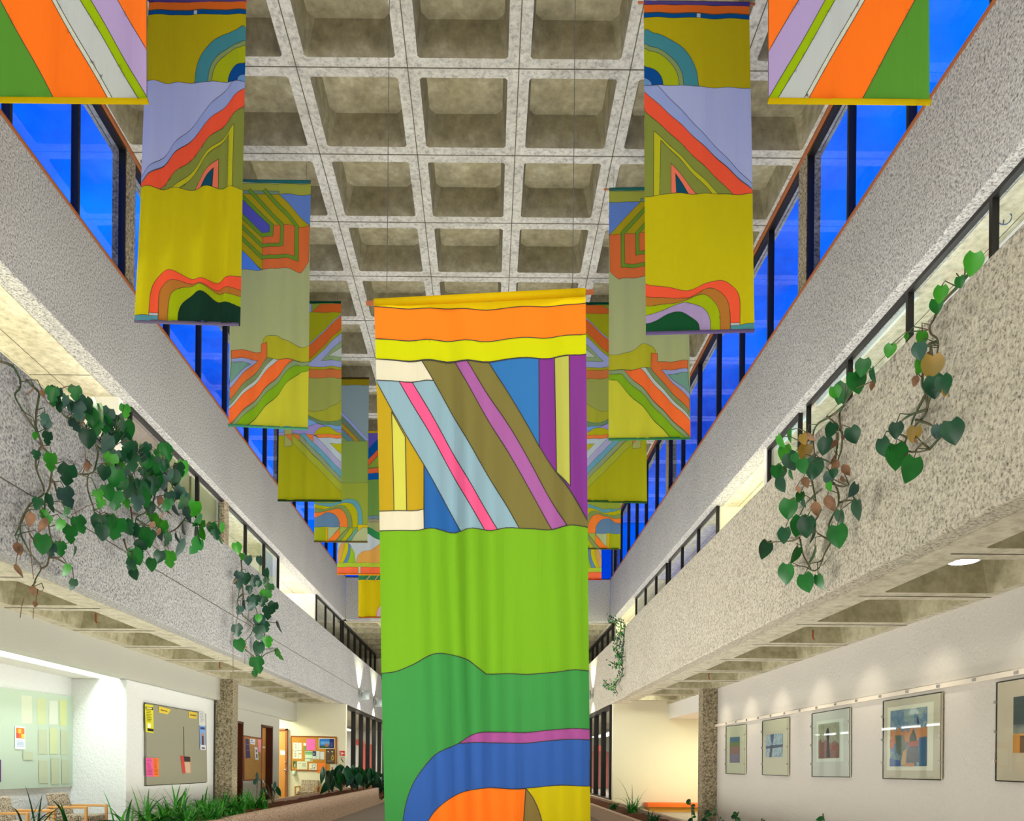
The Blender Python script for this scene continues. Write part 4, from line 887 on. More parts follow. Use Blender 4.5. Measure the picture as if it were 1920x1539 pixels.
def picture(label, px, inner, matc, items, amat, passe=None):
    root = thing('framed_picture', label, 'picture', on_x((px[0][0]+px[1][0])/2, (px[2][1]+px[3][1])/2, XP))
    sheet('mount', 'x', XP-.012, px, matc, ([(passe, inner_big(inner))] if passe else []), th=.012, parent=root)
    P = plane_pts('x', XP, px); n = Vector((-1, 0, 0)); u0, v0, u1, v1 = inner
    Q = [at(P, u0, v0), at(P, u1, v0), at(P, u1, v1), at(P, u0, v1)]; mb = MB(); mats = [amat]
    mb.add([q+n*.028 for q in Q], [(0, 1, 2, 3)])
    for k, (c_, uv) in enumerate(items):
        if len(uv) == 2: (a0, b0), (a1, b1) = uv; uv = [(a0, b0), (a1, b0), (a1, b1), (a0, b1)]
        m = c_ if not isinstance(c_, tuple) else plain('paint_%d_%d_%d' % c_, c_, .7)
        if m not in mats: mats.append(m)
        mb.cur = mats.index(m); mb.add([at(Q, u, v)+n*(.0285+.0006*k) for u, v in uv], [tuple(range(len(uv)))])
    mb.build('print', mats, root)
    g = MB(); g.add([p+n*.04 for p in P], [(0, 1, 2, 3)]); g.build('glass', M['glass'], root)
    e = MB(); P2 = [p+n*.02 for p in P]
    for i in range(4): e.tube([P2[i], P2[(i+1) % 4]], .008, 4)
    e.build('edge', M['dark'], root)
    k = MB()
    for t_ in (.2, .5, .8): c0 = at(P, .0, t_)+n*.02; c1 = at(P, 1, t_)+n*.02; k.box(c0.x-.025, c0.x+.02, c0.y-.012, c0.y+.012, c0.z-.015, c0.z+.015); k.box(c1.x-.025, c1.x+.02, c1.y-.012, c1.y+.012, c1.z-.015, c1.z+.015)
    k.build('clips', M['chrome'], root)
def inner_big(i, m=.05): return ((i[0]-m*1.6, i[1]-m), (i[2]+m*1.6, i[3]+m))
picture('smallest framed picture beside the pillar, rainbow coloured upright bands', [(1363.5, 1362), (1399.5, 1358), (1399, 1451), (1363, 1450)], (.23, .24, .74, .77), (196, 196, 166),
        [((70, 110, 128), ((0, 0), (1, .2))), ((106, 126, 70), ((0, .2), (1, .36))), (art(11, [(170, 90, 80), (110, 90, 80), (190, 120, 90)], 60, 3), ((0, .36), (1, .66))), (art(12, [(96, 90, 120), (130, 116, 130)], 30, 4), ((0, .66), (1, 1)))], art(1, [(70, 100, 130), (120, 120, 100)], 20, 1))
picture('second framed picture from the pillar, blue seascape with a dark tree', [(1432, 1352), (1480.5, 1344.5), (1480, 1454), (1431.5, 1452)], (.16, .265, .82, .68), (190, 186, 158),
        [((60, 76, 110), [(.28, 0), (.5, 0), (.42, .45), (.3, .3)]), ((50, 70, 100), [(0, .5), (1, .46), (1, .58), (0, .62)]), ((40, 56, 76), [(.3, .45), (.42, .5), (.36, 1), (.22, 1)]), ((150, 170, 180), [(.4, .75), (.9, .78), (.6, .9)])], art(2, [(74, 100, 130), (120, 150, 166), (160, 180, 180), (84, 120, 140)], 8, 2, 1))
picture('third framed picture from the pillar, tall dark tower against an olive sky', [(1525, 1338.5), (1596, 1326.5), (1596, 1456.5), (1525, 1455.5)], (.2, .185, .755, .72), (186, 188, 174),
        [(art(13, [(60, 50, 56), (150, 90, 60), (70, 66, 76), (190, 130, 70)], 40, 5, 1), [(0, .5), (.12, .42), (.2, .55), (.4, .45), (.6, .6), (.8, .5), (1, .62), (1, 1), (0, 1)]), ((40, 40, 48), [(.42, .16), (.5, .12), (.55, .3), (.52, .6), (.6, .98), (.4, .98), (.44, .5), (.38, .3)])], art(3, [(110, 112, 84), (150, 152, 120), (122, 130, 116)], 7, 6, 1), passe=(200, 208, 190))
bl = (70, 108, 136)
picture('fourth framed picture, colourful old town with gables and a stepped landing', [(1659.5, 1315), (1769, 1298), (1767.5, 1461.5), (1658.5, 1459)], (.15, .14, .79, .845), (182, 174, 150),
        [((180, 120, 70), [(0, .36), (.08, .3), (.16, .4), (.24, .3), (.36, .42), (.44, .32), (.5, .42), (.62, .28), (.72, .42), (.74, .34), (.8, .3), (.84, .35), (1, .33), (1, .55), (0, .6)]),
         (art(14, [(70, 86, 60), (54, 84, 78), (96, 100, 70), (60, 70, 66)], 18, 7, 1), [(.14, .44), (.4, .46), (.46, .7), (.36, .85), (.2, .75)]), ((46, 44, 60), [(.74, .2), (.77, .12), (.8, .3), (.76, .32)]), ((60, 70, 60), [(.55, .5), (.65, .36), (.74, .5), (.74, .58), (.55, .58)]),
         ((150, 70, 50), [(.5, .58), (.8, .56), (.78, .66), (.5, .66)]), (art(15, [(46, 50, 62), (70, 70, 76), (40, 60, 70)], 20, 8), [(.5, .68), (.78, .67), (.8, .93), (.48, .93)]), ((180, 140, 90), [(.38, .74), (.48, .68), (.46, .97), (.32, .97)]), ((170, 90, 60), [(.0, .52), (.14, .5), (.12, .66), (0, .68)]),
         ((52, 92, 120), [(.8, .52), (1, .5), (1, 1), (.82, 1)]), ((64, 96, 140), [(.0, .86), (.3, .9), (.3, 1), (0, 1)]), ((176, 120, 80), [(.4, .95), (.7, .94), (.7, 1), (.4, 1)])], art(4, [(96, 130, 130), bl, (130, 150, 140), (56, 96, 140)], 6, 9, 1), passe=(206, 204, 180))
picture('fifth framed picture, cut by the right picture edge, dark green and amber', [(1873, 1280), (2010, 1258), (2006, 1469), (1871, 1463)], (.27, .17, .78, .72), (190, 176, 150),
        [((56, 70, 66), ((0, 0), (1, .5))), ((190, 130, 50), ((0, .66), (.5, 1))), ((70, 56, 46), ((.2, .7), (.9, 1)))], art(5, [(60, 74, 70), (90, 96, 90), (150, 110, 60)], 9, 10, 1))
a = on_x(1334, 1362, XP-.04); b = on_x(1925, 1259, XP-.04); b = Vector((a.x, 5.0, a.z))
root = thing('picture_rail', 'long white metal hanging rail along the right-hand wall above the pictures', 'rail', a)
MB().box(XP-.05, XP, 5.0, a.y, a.z-.02, a.z+.03).build('rail', plain('white_rail', (226, 216, 200), .4), root)
mb = MB()
for i in range(18): y = 5.3+i*.62; mb.box(XP-.062, XP-.05, y, y+.05, a.z-.012, a.z+.02)
mb.build('clips', M['chrome'], root)

# ------------------------------------------------------------------ chairs
M['tweed'] = speckle('speckled_tweed', (84, 72, 60), (184, 168, 144), (212, 198, 176), 55, bump=.3, lo=.4, hi=.52)
def chair(label, loc, rz):
    r = thing('armchair', label, 'chair', loc); r.rotation_euler = (0, 0, rz)
    def part(nm, mb, m, bv=.02):
        me_o = mb.build(nm, m, r); me_o.location = (0, 0, 0); bev(me_o, bv, 3); return me_o
    # local frame: faces +x, width along y, floor at 0; back at x=-.28
    part('seat', MB().box(-.25, .26, -.25, .25, .28, .38), M['tweed'], .03)
    mb = MB(); q = [(-.30, -.26, .36), (-.22, -.26, .36), (-.22, .26, .36), (-.30, .26, .36), (-.40, -.26, .69), (-.33, -.26, .70), (-.33, .26, .70), (-.40, .26, .69)]
    mb.add(q, [(3, 2, 1, 0), (4, 5, 6, 7), (0, 1, 5, 4), (1, 2, 6, 5), (2, 3, 7, 6), (3, 0, 4, 7)]); part('backrest', mb, M['tweed'], .03)
    for s_ in (-1, 1):
        y = s_*.30
        part('armrest', MB().box(-.33, .25, y-.022, y+.022, .48, .515), M['maple'], .008)
        part('leg', MB().box(.215, .25, y-.022, y+.022, .0, .48), M['maple'], .006)
        part('leg', MB().box(-.33, -.295, y-.022, y+.022, .0, .48), M['maple'], .006)
        part('side_rail', MB().box(-.295, .215, y-.018, y+.018, .25, .29), M['maple'], .006)
    return r
chair('tweed armchair with light wood arms in the left niche, nearer the corner', (-6.02, 11.65, .0), 0)
chair('tweed armchair with light wood arms in the left niche, cut by the picture edge', (-6.02, 10.2, .0), 0)
chair('tweed armchair against the left cross wall, below the wide cork board', (-5.22, 22.9, .0), -PI/2)
chair('tweed armchair against the left cross wall, half hidden by leafy plants', (-4.48, 22.9, .0), -PI/2)
# orange bench in the right recess
root = thing('bench', 'low orange topped bench along the right cross wall behind the pillar', 'bench', (4.6, 20.6, 0))
x0 = on_y(1212, 1513, 20.5).x
MB().box(x0, 7.9, 20.3, 20.88, E-1.02+.0, E-.92).build('seat', plain('orange_vinyl', (246, 112, 34), .5), root)
MB().box(x0+.04, 7.86, 20.36, 20.88, 0.0, E-1.02).build('base', plain('ochre_panel', (206, 150, 60), .6), root)

# blinds and boards behind the upper windows
def blind(label, X, y0, y1, z0, z1, col, slat=None):
    if slat:
        r = thing('venetian_blind', label, 'blind', (X, (y0+y1)/2, z0)); mb = MB(); z = z0
        while z < z1-.06: mb.add([(X-.012, y0, z), (X-.012, y1, z), (X+.014, y1, z+.03), (X+.014, y0, z+.03)], [(0, 1, 2, 3)]); z += .045
        mb.build('slats', plain('slats_%d' % col[0], col, .5), r); MB().box(X-.02, X+.02, y0, y1, z1-.05, z1).build('head_rail', plain('slats_%d' % col[0], col, .5), r)
        return r
    return MB().box(X-.004, X+.004, y0, y1, z0, z1).build('roller_blind', plain('blind_%d' % col[0], col, .8), None, label=label, cat='blind')
blind('brown slatted blind in the first left upper window', XL-.12, row(0)+.2, row(1)-.06, z0L+.3, ZU, (150, 132, 118), True)
blind('plain olive grey roller blind in the second left upper window', XL-.14, row(1)+.06, row(2)-.06, z0L+.1, ZU, (156, 152, 120))
blind('plain olive grey roller blind in the third left upper window', XL-.14, row(2)+.06, row(3)-.06, z0L+.1, ZU, (160, 158, 124))
blind('pale green roller blind in the left upper window before the passage', XL-.14, row(5)+.06, row(6)-.2, z0L+.1, ZU, (180, 190, 160))
blind('pale slatted blind in the right upper window above the sparse vine', XR+.12, row(-2)+.06, row(-1)-.06, z0R+.3, ZU, (206, 214, 206), True)
blind('pale slatted blind in the right upper window beside the vine top', XR+.12, row(-1)+.06, row(0)-.2, z0R+.3, ZU, (200, 210, 204), True)
blind('pale slatted blind in the last near right upper window', XR+.12, row(0)+.2, row(1)-.06, z0R+.3, ZU, (196, 216, 214), True)
root = thing('whiteboard', 'whiteboard with a blue scribble behind the nearest right upper windows', 'whiteboard', (5.2, 7.6, z0R+.9))
MB().box(5.2, 5.24, 4.2, 9.1, z0R+.9, E+5.38).build('board', M['white'], root)
sc = [(1869, 419), (1873, 418), (1877, 420), (1882, 421), (1888, 420), (1893, 416), (1897, 409), (1897, 404), (1895, 401)]
MB().tube([on_x(p[0], p[1], 5.19) for p in sc], .006, 5).build('pen_scribble', plain('blue_ink', (60, 90, 130)), root)
MB().tube([on_x(1882, 412, 5.19), on_x(1881, 422, 5.19)], .006, 5).build('pen_scribble', plain('blue_ink', (60, 90, 130)), root)
# little hooks under the soffit ribs
for (px, py, X, z) in ((180, 1156, -4.9, ZLb), (412, 1245, -4.9, ZLb), (1524, 1187, 4.1, ZRb), (1329, 1266, 4.1, ZRb)):
    a_, b_ = ray(px, py); Y = (z-E)/max(.01, b_); x = a_*Y
    MB().tube([(x, Y, z+.04), (x, Y, z-.06), (x+.02, Y, z-.08)], .012, 6).build('ceiling_hook', M['brown'], None, label='small rusty hook under the %s soffit, %s' % ('left' if px < 900 else 'right', 'nearer one' if px in (180, 1524) else 'farther one'), cat='hook')

# boxes added under the fill lights along the middle of the hall
for nm_, y0_, y1_, d_ in (('near', -3.3, 3.7, 'nearest'), ('middle', 7, 17, 'middle'), ('far', 17.5, 28.5, 'farthest')):
    MB().box(-.68, -.12, y0_, y1_, .0, .25).build('fill_light_box', M['dark'], None, label='%s long low box added under the hall fill light, behind the big banner' % d_, cat='light', group='boxes added under the hall fill lights')
# ------------------------------------------------------------------ plants
def leafmat(name, c0, c1, rough=.35):
    m, t, p = newmat(name); L_ = t.links.new; p.inputs['Roughness'].default_value = rough; p.inputs['Specular IOR Level'].default_value = .4
    tcx = t.nodes.new('ShaderNodeTexCoord'); n = t.nodes.new('ShaderNodeTexNoise'); r = t.nodes.new('ShaderNodeValToRGB'); n.inputs['Scale'].default_value = 5; n.inputs['Detail'].default_value = 3
    r.color_ramp.elements[0].position = .4; r.color_ramp.elements[0].color = srgb(*c0); r.color_ramp.elements[1].position = .6; r.color_ramp.elements[1].color = srgb(*c1)
    L_(tcx.outputs['Object'], n.inputs['Vector']); L_(n.outputs['Fac'], r.inputs[0]); L_(r.outputs[0], p.inputs['Base Color']); return m
LM = [leafmat('leaf_deep_green', (8, 58, 34), (14, 76, 40)), leafmat('leaf_mid_green', (14, 92, 30), (22, 108, 36)), leafmat('leaf_bright_green', (38, 128, 22), (58, 146, 30)), leafmat('leaf_yellow', (150, 118, 36), (128, 108, 40)), leafmat('leaf_grey_green', (34, 66, 60), (44, 84, 68)), leafmat('blade_fresh_green', (52, 150, 34), (84, 176, 58))]
DM = leafmat('leaf_withered_brown', (96, 66, 44), (140, 104, 74), .8)
SM = leafmat('vine_stem', (52, 78, 44), (96, 82, 56), .6); BSM = plain('dry_root', (120, 92, 74), .9)
def leaf(mb, c, size, yaw=0, roll=0, pitch=.25, kind='h', slot=0, side=1):
    """hanging leaf: c = centre, size = half length; the blade faces -Y turned by yaw, its tip points down turned by roll"""
    n = 9; prof = []
    for i in range(n+1):
        t = i/n
        if kind in ('h', 'm'): w_ = .92*math.sin(PI*min(1, t*.93+.07)**.72)**.85 if t < 1 else 0
        elif kind == 'l': w_ = .42*math.sin(PI*t**.8)
        else: w_ = .6*math.sin(PI*t**.7)
        prof.append((t, max(0, w_)))
    M_ = Matrix.Rotation(yaw, 3, 'Z') @ Matrix.Rotation(roll, 3, 'Y') @ Matrix.Rotation(pitch, 3, 'X')
    pts = []; fs = []
    for i, (t, w_) in enumerate(prof):
        z = (1-2*t); curl = -.22*t*t*1.3
        for k, u in enumerate((-1, -.5, 0, .5, 1)):
            zz = z+(.22*abs(u)**1.5*(1-t)**6 if kind in 'hm' else 0)
            x = u*w_; 
            if kind == 'm' and abs(u) == 1 and i == 5: x *= .6
            y = -.16*abs(u)*w_+curl*-1
            pts.append(c+M_ @ Vector((x, y, zz))*size)
    for i in range(n):
        for k in range(4): a = i*5+k; fs.append((a, a+1, a+6, a+5))
    mb.cur = slot; mb.add(pts, fs)
    return c+M_ @ Vector((0, 0, .95))*size
def vine(nm, label, X, stems, leaves, roots=(), lift=.06, seed=1, stem_r=.011, extra=0, box=None, kinds='h', petiole=True):
    """stems/leaves measured on the parapet face; X: plane, lifted off it a little"""
    rr = random.Random(seed); sg = -1 if X > 0 else 1; allp = []
    fm = MB(); bm_ = MB(); sm = MB(); 
    S3 = []
    for st in stems:
        P = []
        for i, p in enumerate(st):
            q = on_x(p[0], p[1], X+sg*(lift+.03*math.sin(i*1.7+seed))); P.append(q)
        Q = []
        for i in range(len(P)-1):                                     # Catmull-Rom through the measured points
            p0 = P[max(0, i-1)]; p1 = P[i]; p2 = P[i+1]; p3 = P[min(len(P)-1, i+2)]
            for j in range(4):
                t = j/4; Q.append(.5*((2*p1)+(p2-p0)*t+(2*p0-5*p1+4*p2-p3)*t*t+(3*p1-p0-3*p2+p3)*t**3))
        Q.append(P[-1]); S3.append(Q); allp += Q
        sm.tube(Q, stem_r, 6, r2=stem_r*.55)
    rm = MB()
    for st in roots: rm.tube([on_x(p[0], p[1], X+sg*.03) for p in st], .004, 4)
    lv = list(leaves)
    for _ in range(extra):
        x0, y0, x1, y1 = box[rr.randrange(len(box))]; lv.append((rr.uniform(x0, x1), rr.uniform(y0, y1), rr.uniform(7, 12), rr.choice('00014')))
    for L_ in lv:
        px, py, s_ = L_[:3]; code = L_[3] if len(L_) > 3 else rr.choice('0011'); 
        c = on_x(px, py, X+sg*(lift+rr.uniform(.05, .16))); size = s_*c.y/F*(1.14 if X < 0 else 1.12)
        thin = 't' in code; k = kinds if kinds != 'hm' else rr.choice('hmm')
        face = -.75*sg*(-1) if False else (.55 if X > 0 else -.55)      # turn the blade from the camera towards the hall
        yaw = -face*.6+rr.uniform(-.5, .5)+(rr.choice((-1, 1))*.95 if thin else 0)
        roll = rr.uniform(-.35, .35)
        if 'b' in code: top = leaf(bm_, c, size, yaw+rr.uniform(-.7, .7), roll, .6, 'n', 0)
        else:
            d = [ch for ch in code if ch.isdigit()]; slot = int(d[0]) if d else rr.choice((0, 1, 1))
            top = leaf(fm, c, size, yaw, roll, rr.uniform(.05, .4), k, slot)
        if petiole and allp:
            q = min(allp, key=lambda p: (p-top).length+.35*max(0, top.z-p.z))
            if (q-top).length > .02: m_ = (q+top)/2+Vector((sg*.03, 0, .04)); sm.tube([q, m_, top], .0045, 4, cap=False)
    base = min(allp, key=lambda p: -p.z)
    root = thing(nm, label, 'plant', base)
    sm.build('stems', SM, root, smooth=True)
    fm.build('foliage', LM, root, smooth=True)
    if bm_.v: bm_.build('withered_leaves', DM, root, smooth=True)['label'] = 'dry brown leaves'
    if rm.v: rm.build('aerial_roots', BSM, root)
    return root
# left: bare long stems at the picture edge
vine('climbing_vine', 'long bare vine with few leaves and brown withered ones, leftmost on the left parapet', XLp,
     [[(2, 678), (8, 680), (22, 685), (31, 697), (38, 712), (37, 728), (28, 741), (40, 765), (56, 790), (68, 808), (76, 826), (78, 842)],
      [(50, 712), (62, 725), (73, 735), (72, 750), (68, 775), (68, 800), (74, 820), (79, 835), (70, 850), (67, 870), (72, 890), (80, 908), (82, 925), (66, 938), (53, 950), (40, 975), (39, 1000), (48, 1020), (58, 1038), (70, 1052), (77, 1066), (68, 1083), (62, 1100)],
      [(79, 836), (88, 846), (96, 860), (97, 885), (94, 910), (86, 930), (84, 955), (90, 975), (94, 1000), (98, 1015), (104, 1022), (120, 1020)],
      [(97, 898), (102, 905), (106, 920), (114, 935), (122, 955)], [(77, 1066), (88, 1060), (92, 1045), (94, 1030)], [(92, 1045), (108, 1048), (122, 1056)], [(64, 942), (54, 948), (40, 980), (28, 1004)], [(100, 870), (112, 884)]],
     [(89, 823, 11, '0'), (95, 868, 15, '2'), (82, 787, 10, '4t'), (87, 797, 9, '4'), (66, 818, 6, '2'), (68, 854, 8, '0'), (126, 892, 17, '0'), (126, 934, 17, '4'), (123, 962, 10, '1t'), (95, 945, 15, '0t'), (70, 945, 10, '0'), (82, 965, 8, '2'), (150, 985, 14, '1'), (132, 1003, 15, '1'), (113, 1030, 12, '1'), (112, 985, 10, '2t'), (140, 1035, 9, '0t'), (80, 1022, 16, '1'), (95, 1032, 12, '4'), (90, 976, 8, '2'), (124, 1070, 11, '2t'), (136, 1097, 10, '0t'),
      (56, 735, 12, 'bt'), (80, 738, 7, 'b'), (57, 975, 15, 'bt'), (80, 985, 15, 'bt'), (35, 1030, 13, 'b'), (62, 1010, 13, 'bt'), (35, 1070, 13, 'b'), (62, 1108, 10, 'b'), (74, 1112, 12, 'bt'), (66, 1133, 7, 'b')],
     roots=[[(45, 1120), (40, 1140), (38, 1158)], [(63, 1140), (62, 1160)], [(80, 700+40), (90, 755), (104, 769)], [(55, 1010), (60, 1060), (63, 1085)]], seed=3, kinds='hm')
# left: the dense mass
vine('climbing_vine', 'dense mass of dark green split-leaf vine in the middle of the left parapet', XLp,
     [[(95, 740), (108, 758), (120, 778), (140, 792), (160, 803), (175, 815), (190, 830), (205, 850), (225, 870)], [(160, 805), (172, 820), (180, 835), (184, 850), (180, 870), (175, 885), (166, 890), (164, 910), (168, 930), (175, 950), (178, 968)],
      [(225, 870), (240, 890), (250, 905), (258, 920), (280, 945), (278, 958), (262, 966), (255, 972), (254, 985)], [(290, 930), (288, 942), (297, 953), (304, 962)], [(247, 962), (262, 966)], [(255, 972), (272, 983), (290, 990)],
      [(245, 950), (248, 975), (249, 1000), (254, 1015), (253, 1028)], [(345, 975), (332, 990), (318, 998), (310, 1000), (300, 985)], [(345, 975), (352, 965), (365, 955)], [(345, 975), (365, 982), (385, 985)], [(300, 870), (315, 890), (325, 915), (345, 950)], [(232, 1010), (238, 1030), (246, 1042)], [(166, 889), (150, 889), (138, 889)], [(180, 835), (200, 850), (215, 862)]],
     [(101, 735, 9, '0'), (107, 742, 12, '4'), (98, 741, 12, '1'), (99, 752, 9, '1'), (110, 762, 10, '0t'), (141, 738, 12, '1'), (154, 752, 9, '4'), (121, 755, 12, '4t'), (146, 772, 16, '4'), (132, 763, 7, '0'), (165, 763, 13, '0t'), (176, 770, 17, '1t'), (186, 776, 16, '2t'), (200, 780, 13, '4'), (172, 783, 13, '1'), (195, 796, 14, '1'), (180, 803, 13, '1'), (206, 800, 10, '0'),
      (142, 797, 12, '4'), (149, 783, 15, 'b'), (165, 824, 15, '0'), (200, 833, 17, '4t'), (210, 822, 14, '0'), (235, 772, 11, '2t'), (222, 795, 14, '0'), (238, 808, 16, '1'), (238, 838, 12, '0'), (247, 866, 16, '0'), (246, 850, 13, '4'), (207, 865, 13, '2'), (220, 880, 13, '2'), (195, 888, 12, '0'), (215, 897, 16, '1'), (230, 890, 13, '4'), (250, 912, 16, '1t'), (262, 925, 18, '0'), (240, 920, 14, '0'), (270, 935, 15, '1'), (258, 945, 13, '4'),
      (272, 845, 12, '1t'), (276, 858, 15, '4t'), (290, 868, 10, '0'), (273, 868, 13, '1'), (283, 884, 14, '1'), (296, 853, 8, '1'), (312, 850, 14, '1'), (300, 882, 10, '0t'), (312, 872, 12, '0t'), (318, 892, 12, '4t'), (327, 898, 13, '0'), (338, 885, 18, '2t'), (290, 900, 14, '4t'), (305, 905, 12, '4'), (284, 912, 15, '0'), (335, 925, 12, '4t'), (342, 943, 13, '0t'), (320, 935, 11, '4'), (328, 955, 12, '4t'), (316, 947, 10, '1t'),
      (185, 930, 10, '2'), (188, 945, 9, '2'), (203, 925, 13, '1'), (216, 940, 16, '1'), (185, 982, 14, '0'), (192, 1000, 13, '0'), (206, 980, 13, '1'), (216, 992, 19, '1'), (240, 990, 13, '0'), (252, 995, 11, '0'), (238, 945, 8, '2t'), (275, 1010, 16, '1'), (272, 998, 9, '0'), (285, 1005, 9, '0'), (282, 965, 8, '2t'), (291, 975, 10, '2t'), (303, 990, 13, '2'), (300, 1003, 10, '4t'), (313, 1012, 12, '0t'), (262, 1027, 12, '0'), (256, 1045, 14, '1'), (249, 1058, 11, '1'), (244, 1060, 9, '0'), (252, 1077, 10, '0'), (284, 1060, 11, '1'), (298, 1045, 11, '0'), (318, 1050, 14, '2'), (336, 1030, 17, '4t'), (332, 1008, 9, '0t'),
      (344, 993, 10, '0t'), (366, 1025, 15, '1t'), (371, 1005, 16, '0t'), (379, 1003, 9, '2t'), (362, 955, 14, '2'), (352, 965, 13, '4t'), (370, 975, 14, '1t'), (378, 987, 10, '2t'), (350, 937, 11, '0t'), (398, 992, 10, '1'), (405, 1003, 9, '0'), (416, 990, 9, '2t'), (413, 1012, 9, '2t'), (300, 940, 9, 'b'), (314, 958, 10, 'bt'), (300, 970, 11, 'bt'), (294, 1000, 11, 'bt'), (285, 985, 8, 'b'), (163, 900-24, 9, 'b'), (167, 868, 8, 'bt')],
     roots=[[(300, 1010), (320, 1045), (326, 1072)], [(280, 990), (300, 1030)], [(180, 944), (165, 948), (133, 966)], [(160, 880), (160, 850)]], seed=5, lift=.1, kinds='hm', extra=34, box=[(200, 800, 250, 870), (215, 850, 300, 930), (270, 880, 350, 960), (170, 790, 215, 830), (255, 830, 310, 900)])
# left: the column of split leaves farther off
vine('climbing_vine', 'narrow trailing vine of split leaves on the left parapet beyond the dense one', XLp,
     [[(452, 1050), (454, 1075), (455, 1100), (456, 1120), (454, 1150), (465, 1162), (475, 1172), (470, 1190), (457, 1203)], [(475, 1172), (490, 1165)], [(478, 1135), (484, 1152), (490, 1165), (494, 1180)], [(494, 1135), (496, 1155), (496, 1180), (494, 1215), (487, 1238)], [(487, 1236), (500, 1225), (520, 1218)], [(460, 1218), (478, 1232)], [(496, 1165), (520, 1168)], [(456, 1112), (445, 1125), (450, 1140)]],
     [(445, 1028, 9, '2'), (454, 1044, 6, '2'), (465, 1051, 8, '4'), (487, 1052, 8, '4t'), (500, 1075, 8, '0t'), (447, 1082, 9, '4'), (460, 1086, 10, '0'), (477, 1090, 10, '4'), (448, 1095, 9, '4'), (485, 1095, 6, '0'), (468, 1106, 7, '0'), (498, 1090, 7, '0t'), (504, 1104, 9, '1'), (497, 1119, 11, '2'), (478, 1127, 10, '0'), (492, 1128, 9, '0'), (511, 1140, 10, '0'), (502, 1150, 11, '0'), (470, 1130, 9, '4'), (470, 1138, 8, '4'), (449, 1145, 8, '4'), (458, 1135, 8, '0t'), (488, 1166, 11, '4'), (498, 1176, 9, '0'), (445, 1183, 11, '0'), (486, 1187, 12, '0'), (502, 1205, 10, '2'), (450, 1211, 11, '1'), (484, 1217, 12, '0'), (483, 1248, 14, '1'), (478, 1264, 6, '1'), (524, 1177, 10, '0t'), (524, 1228, 11, '2t'), (461, 1214, 4, 'b'), (485, 1160, 7, '2'), (440, 1090, 6, 'bt')],
     roots=[[(436, 1098), (437, 1130), (437, 1232), (437, 1260)], [(466, 1125), (466, 1160), (458, 1175)], [(459, 1230), (459, 1245)]], seed=7, kinds='hm', stem_r=.012)
# right: near cluster of heart leaves
vine('climbing_vine', 'heart-leaf vine with yellow and brown leaves hanging below the last near right window', XRp,
     [[(1582, 760), (1575, 772), (1574, 785), (1577, 805), (1579, 812), (1578, 840), (1572, 860), (1570, 870)], [(1580, 762), (1565, 775), (1548, 786), (1535, 793), (1527, 805), (1524, 820), (1526, 840), (1528, 857)], [(1500, 868), (1515, 862), (1530, 858), (1548, 863), (1560, 870)], [(1570, 812), (1569, 840), (1565, 866), (1558, 885), (1558, 900), (1565, 908), (1572, 925), (1572, 945), (1567, 955), (1560, 970), (1554, 985), (1557, 1000), (1560, 1010), (1553, 1025), (1545, 1040), (1540, 1055), (1535, 1065), (1527, 1070), (1520, 1068), (1508, 1062), (1490, 1061), (1475, 1062)],
      [(1524, 820), (1520, 832), (1512, 848)], [(1522, 902), (1525, 915), (1528, 930), (1530, 940)], [(1560, 1015), (1545, 1007), (1533, 1000)], [(1524, 983), (1535, 965), (1540, 955)], [(1499, 1008), (1485, 1014), (1465, 1015), (1440, 1017)], [(1500, 1010), (1506, 1040), (1520, 1066)], [(1562, 908), (1580, 912), (1592, 908)], [(1573, 942), (1590, 938), (1602, 938)], [(1528, 930), (1512, 942), (1500, 965)], [(1550, 780), (1562, 790), (1573, 802)]],
     [(1567, 737, 11, '2'), (1578, 738, 17, '1'), (1607, 718, 18, '1'), (1617, 690, 14, '1'), (1637, 705, 13, '0t'), (1635, 724, 8, 'bt'), (1557, 808, 12, '0'), (1600, 817, 14, '0'), (1546, 838, 14, '0'), (1481, 818, 11, '2t'), (1464, 828, 12, '2t'), (1470, 850, 13, '2'), (1484, 866, 15, '0'), (1492, 860, 9, '1t'), (1505, 875, 12, '1'), (1525, 881, 18, '0'), (1508, 848, 13, '3'), (1507, 824, 9, '3'), (1457, 886, 12, '1'), (1466, 887, 9, '1'), (1465, 910, 13, '0t'), (1483, 890, 9, '1t'), (1555, 898, 13, '4t'), (1563, 888, 8, '0'), (1555, 913, 8, '2t'), (1599, 920, 12, '4t'), (1478, 956, 17, '1'), (1499, 932, 9, '1'), (1507, 943, 9, '0t'), (1607, 958, 17, '0t'), (1575, 972, 13, '0t'), (1571, 1007, 19, '1'), (1497, 988, 17, '1'), (1512, 990, 17, '0'), (1524, 1003, 15, '0t'), (1470, 1005, 13, '0'), (1434, 1032, 15, '0t'), (1491, 1042, 14, '1t'), (1523, 1042, 17, '1t'), (1474, 1078, 17, '1t'), (1512, 1094, 16, '1'), (1537, 1092, 13, '1t'),
      (1562, 862, 10, 'bt'), (1565, 876, 12, 'b'), (1587, 882, 12, 'b'), (1580, 899, 6, 'b'), (1511, 905, 11, 'b'), (1497, 918, 8, 'b'), (1530, 955, 14, 'b'), (1557, 945, 17, 'b'), (1564, 833, 9, 'bt'), (1520, 820, 10, 'bt'), (1581, 820, 5, 'b')], seed=9, kinds='h')
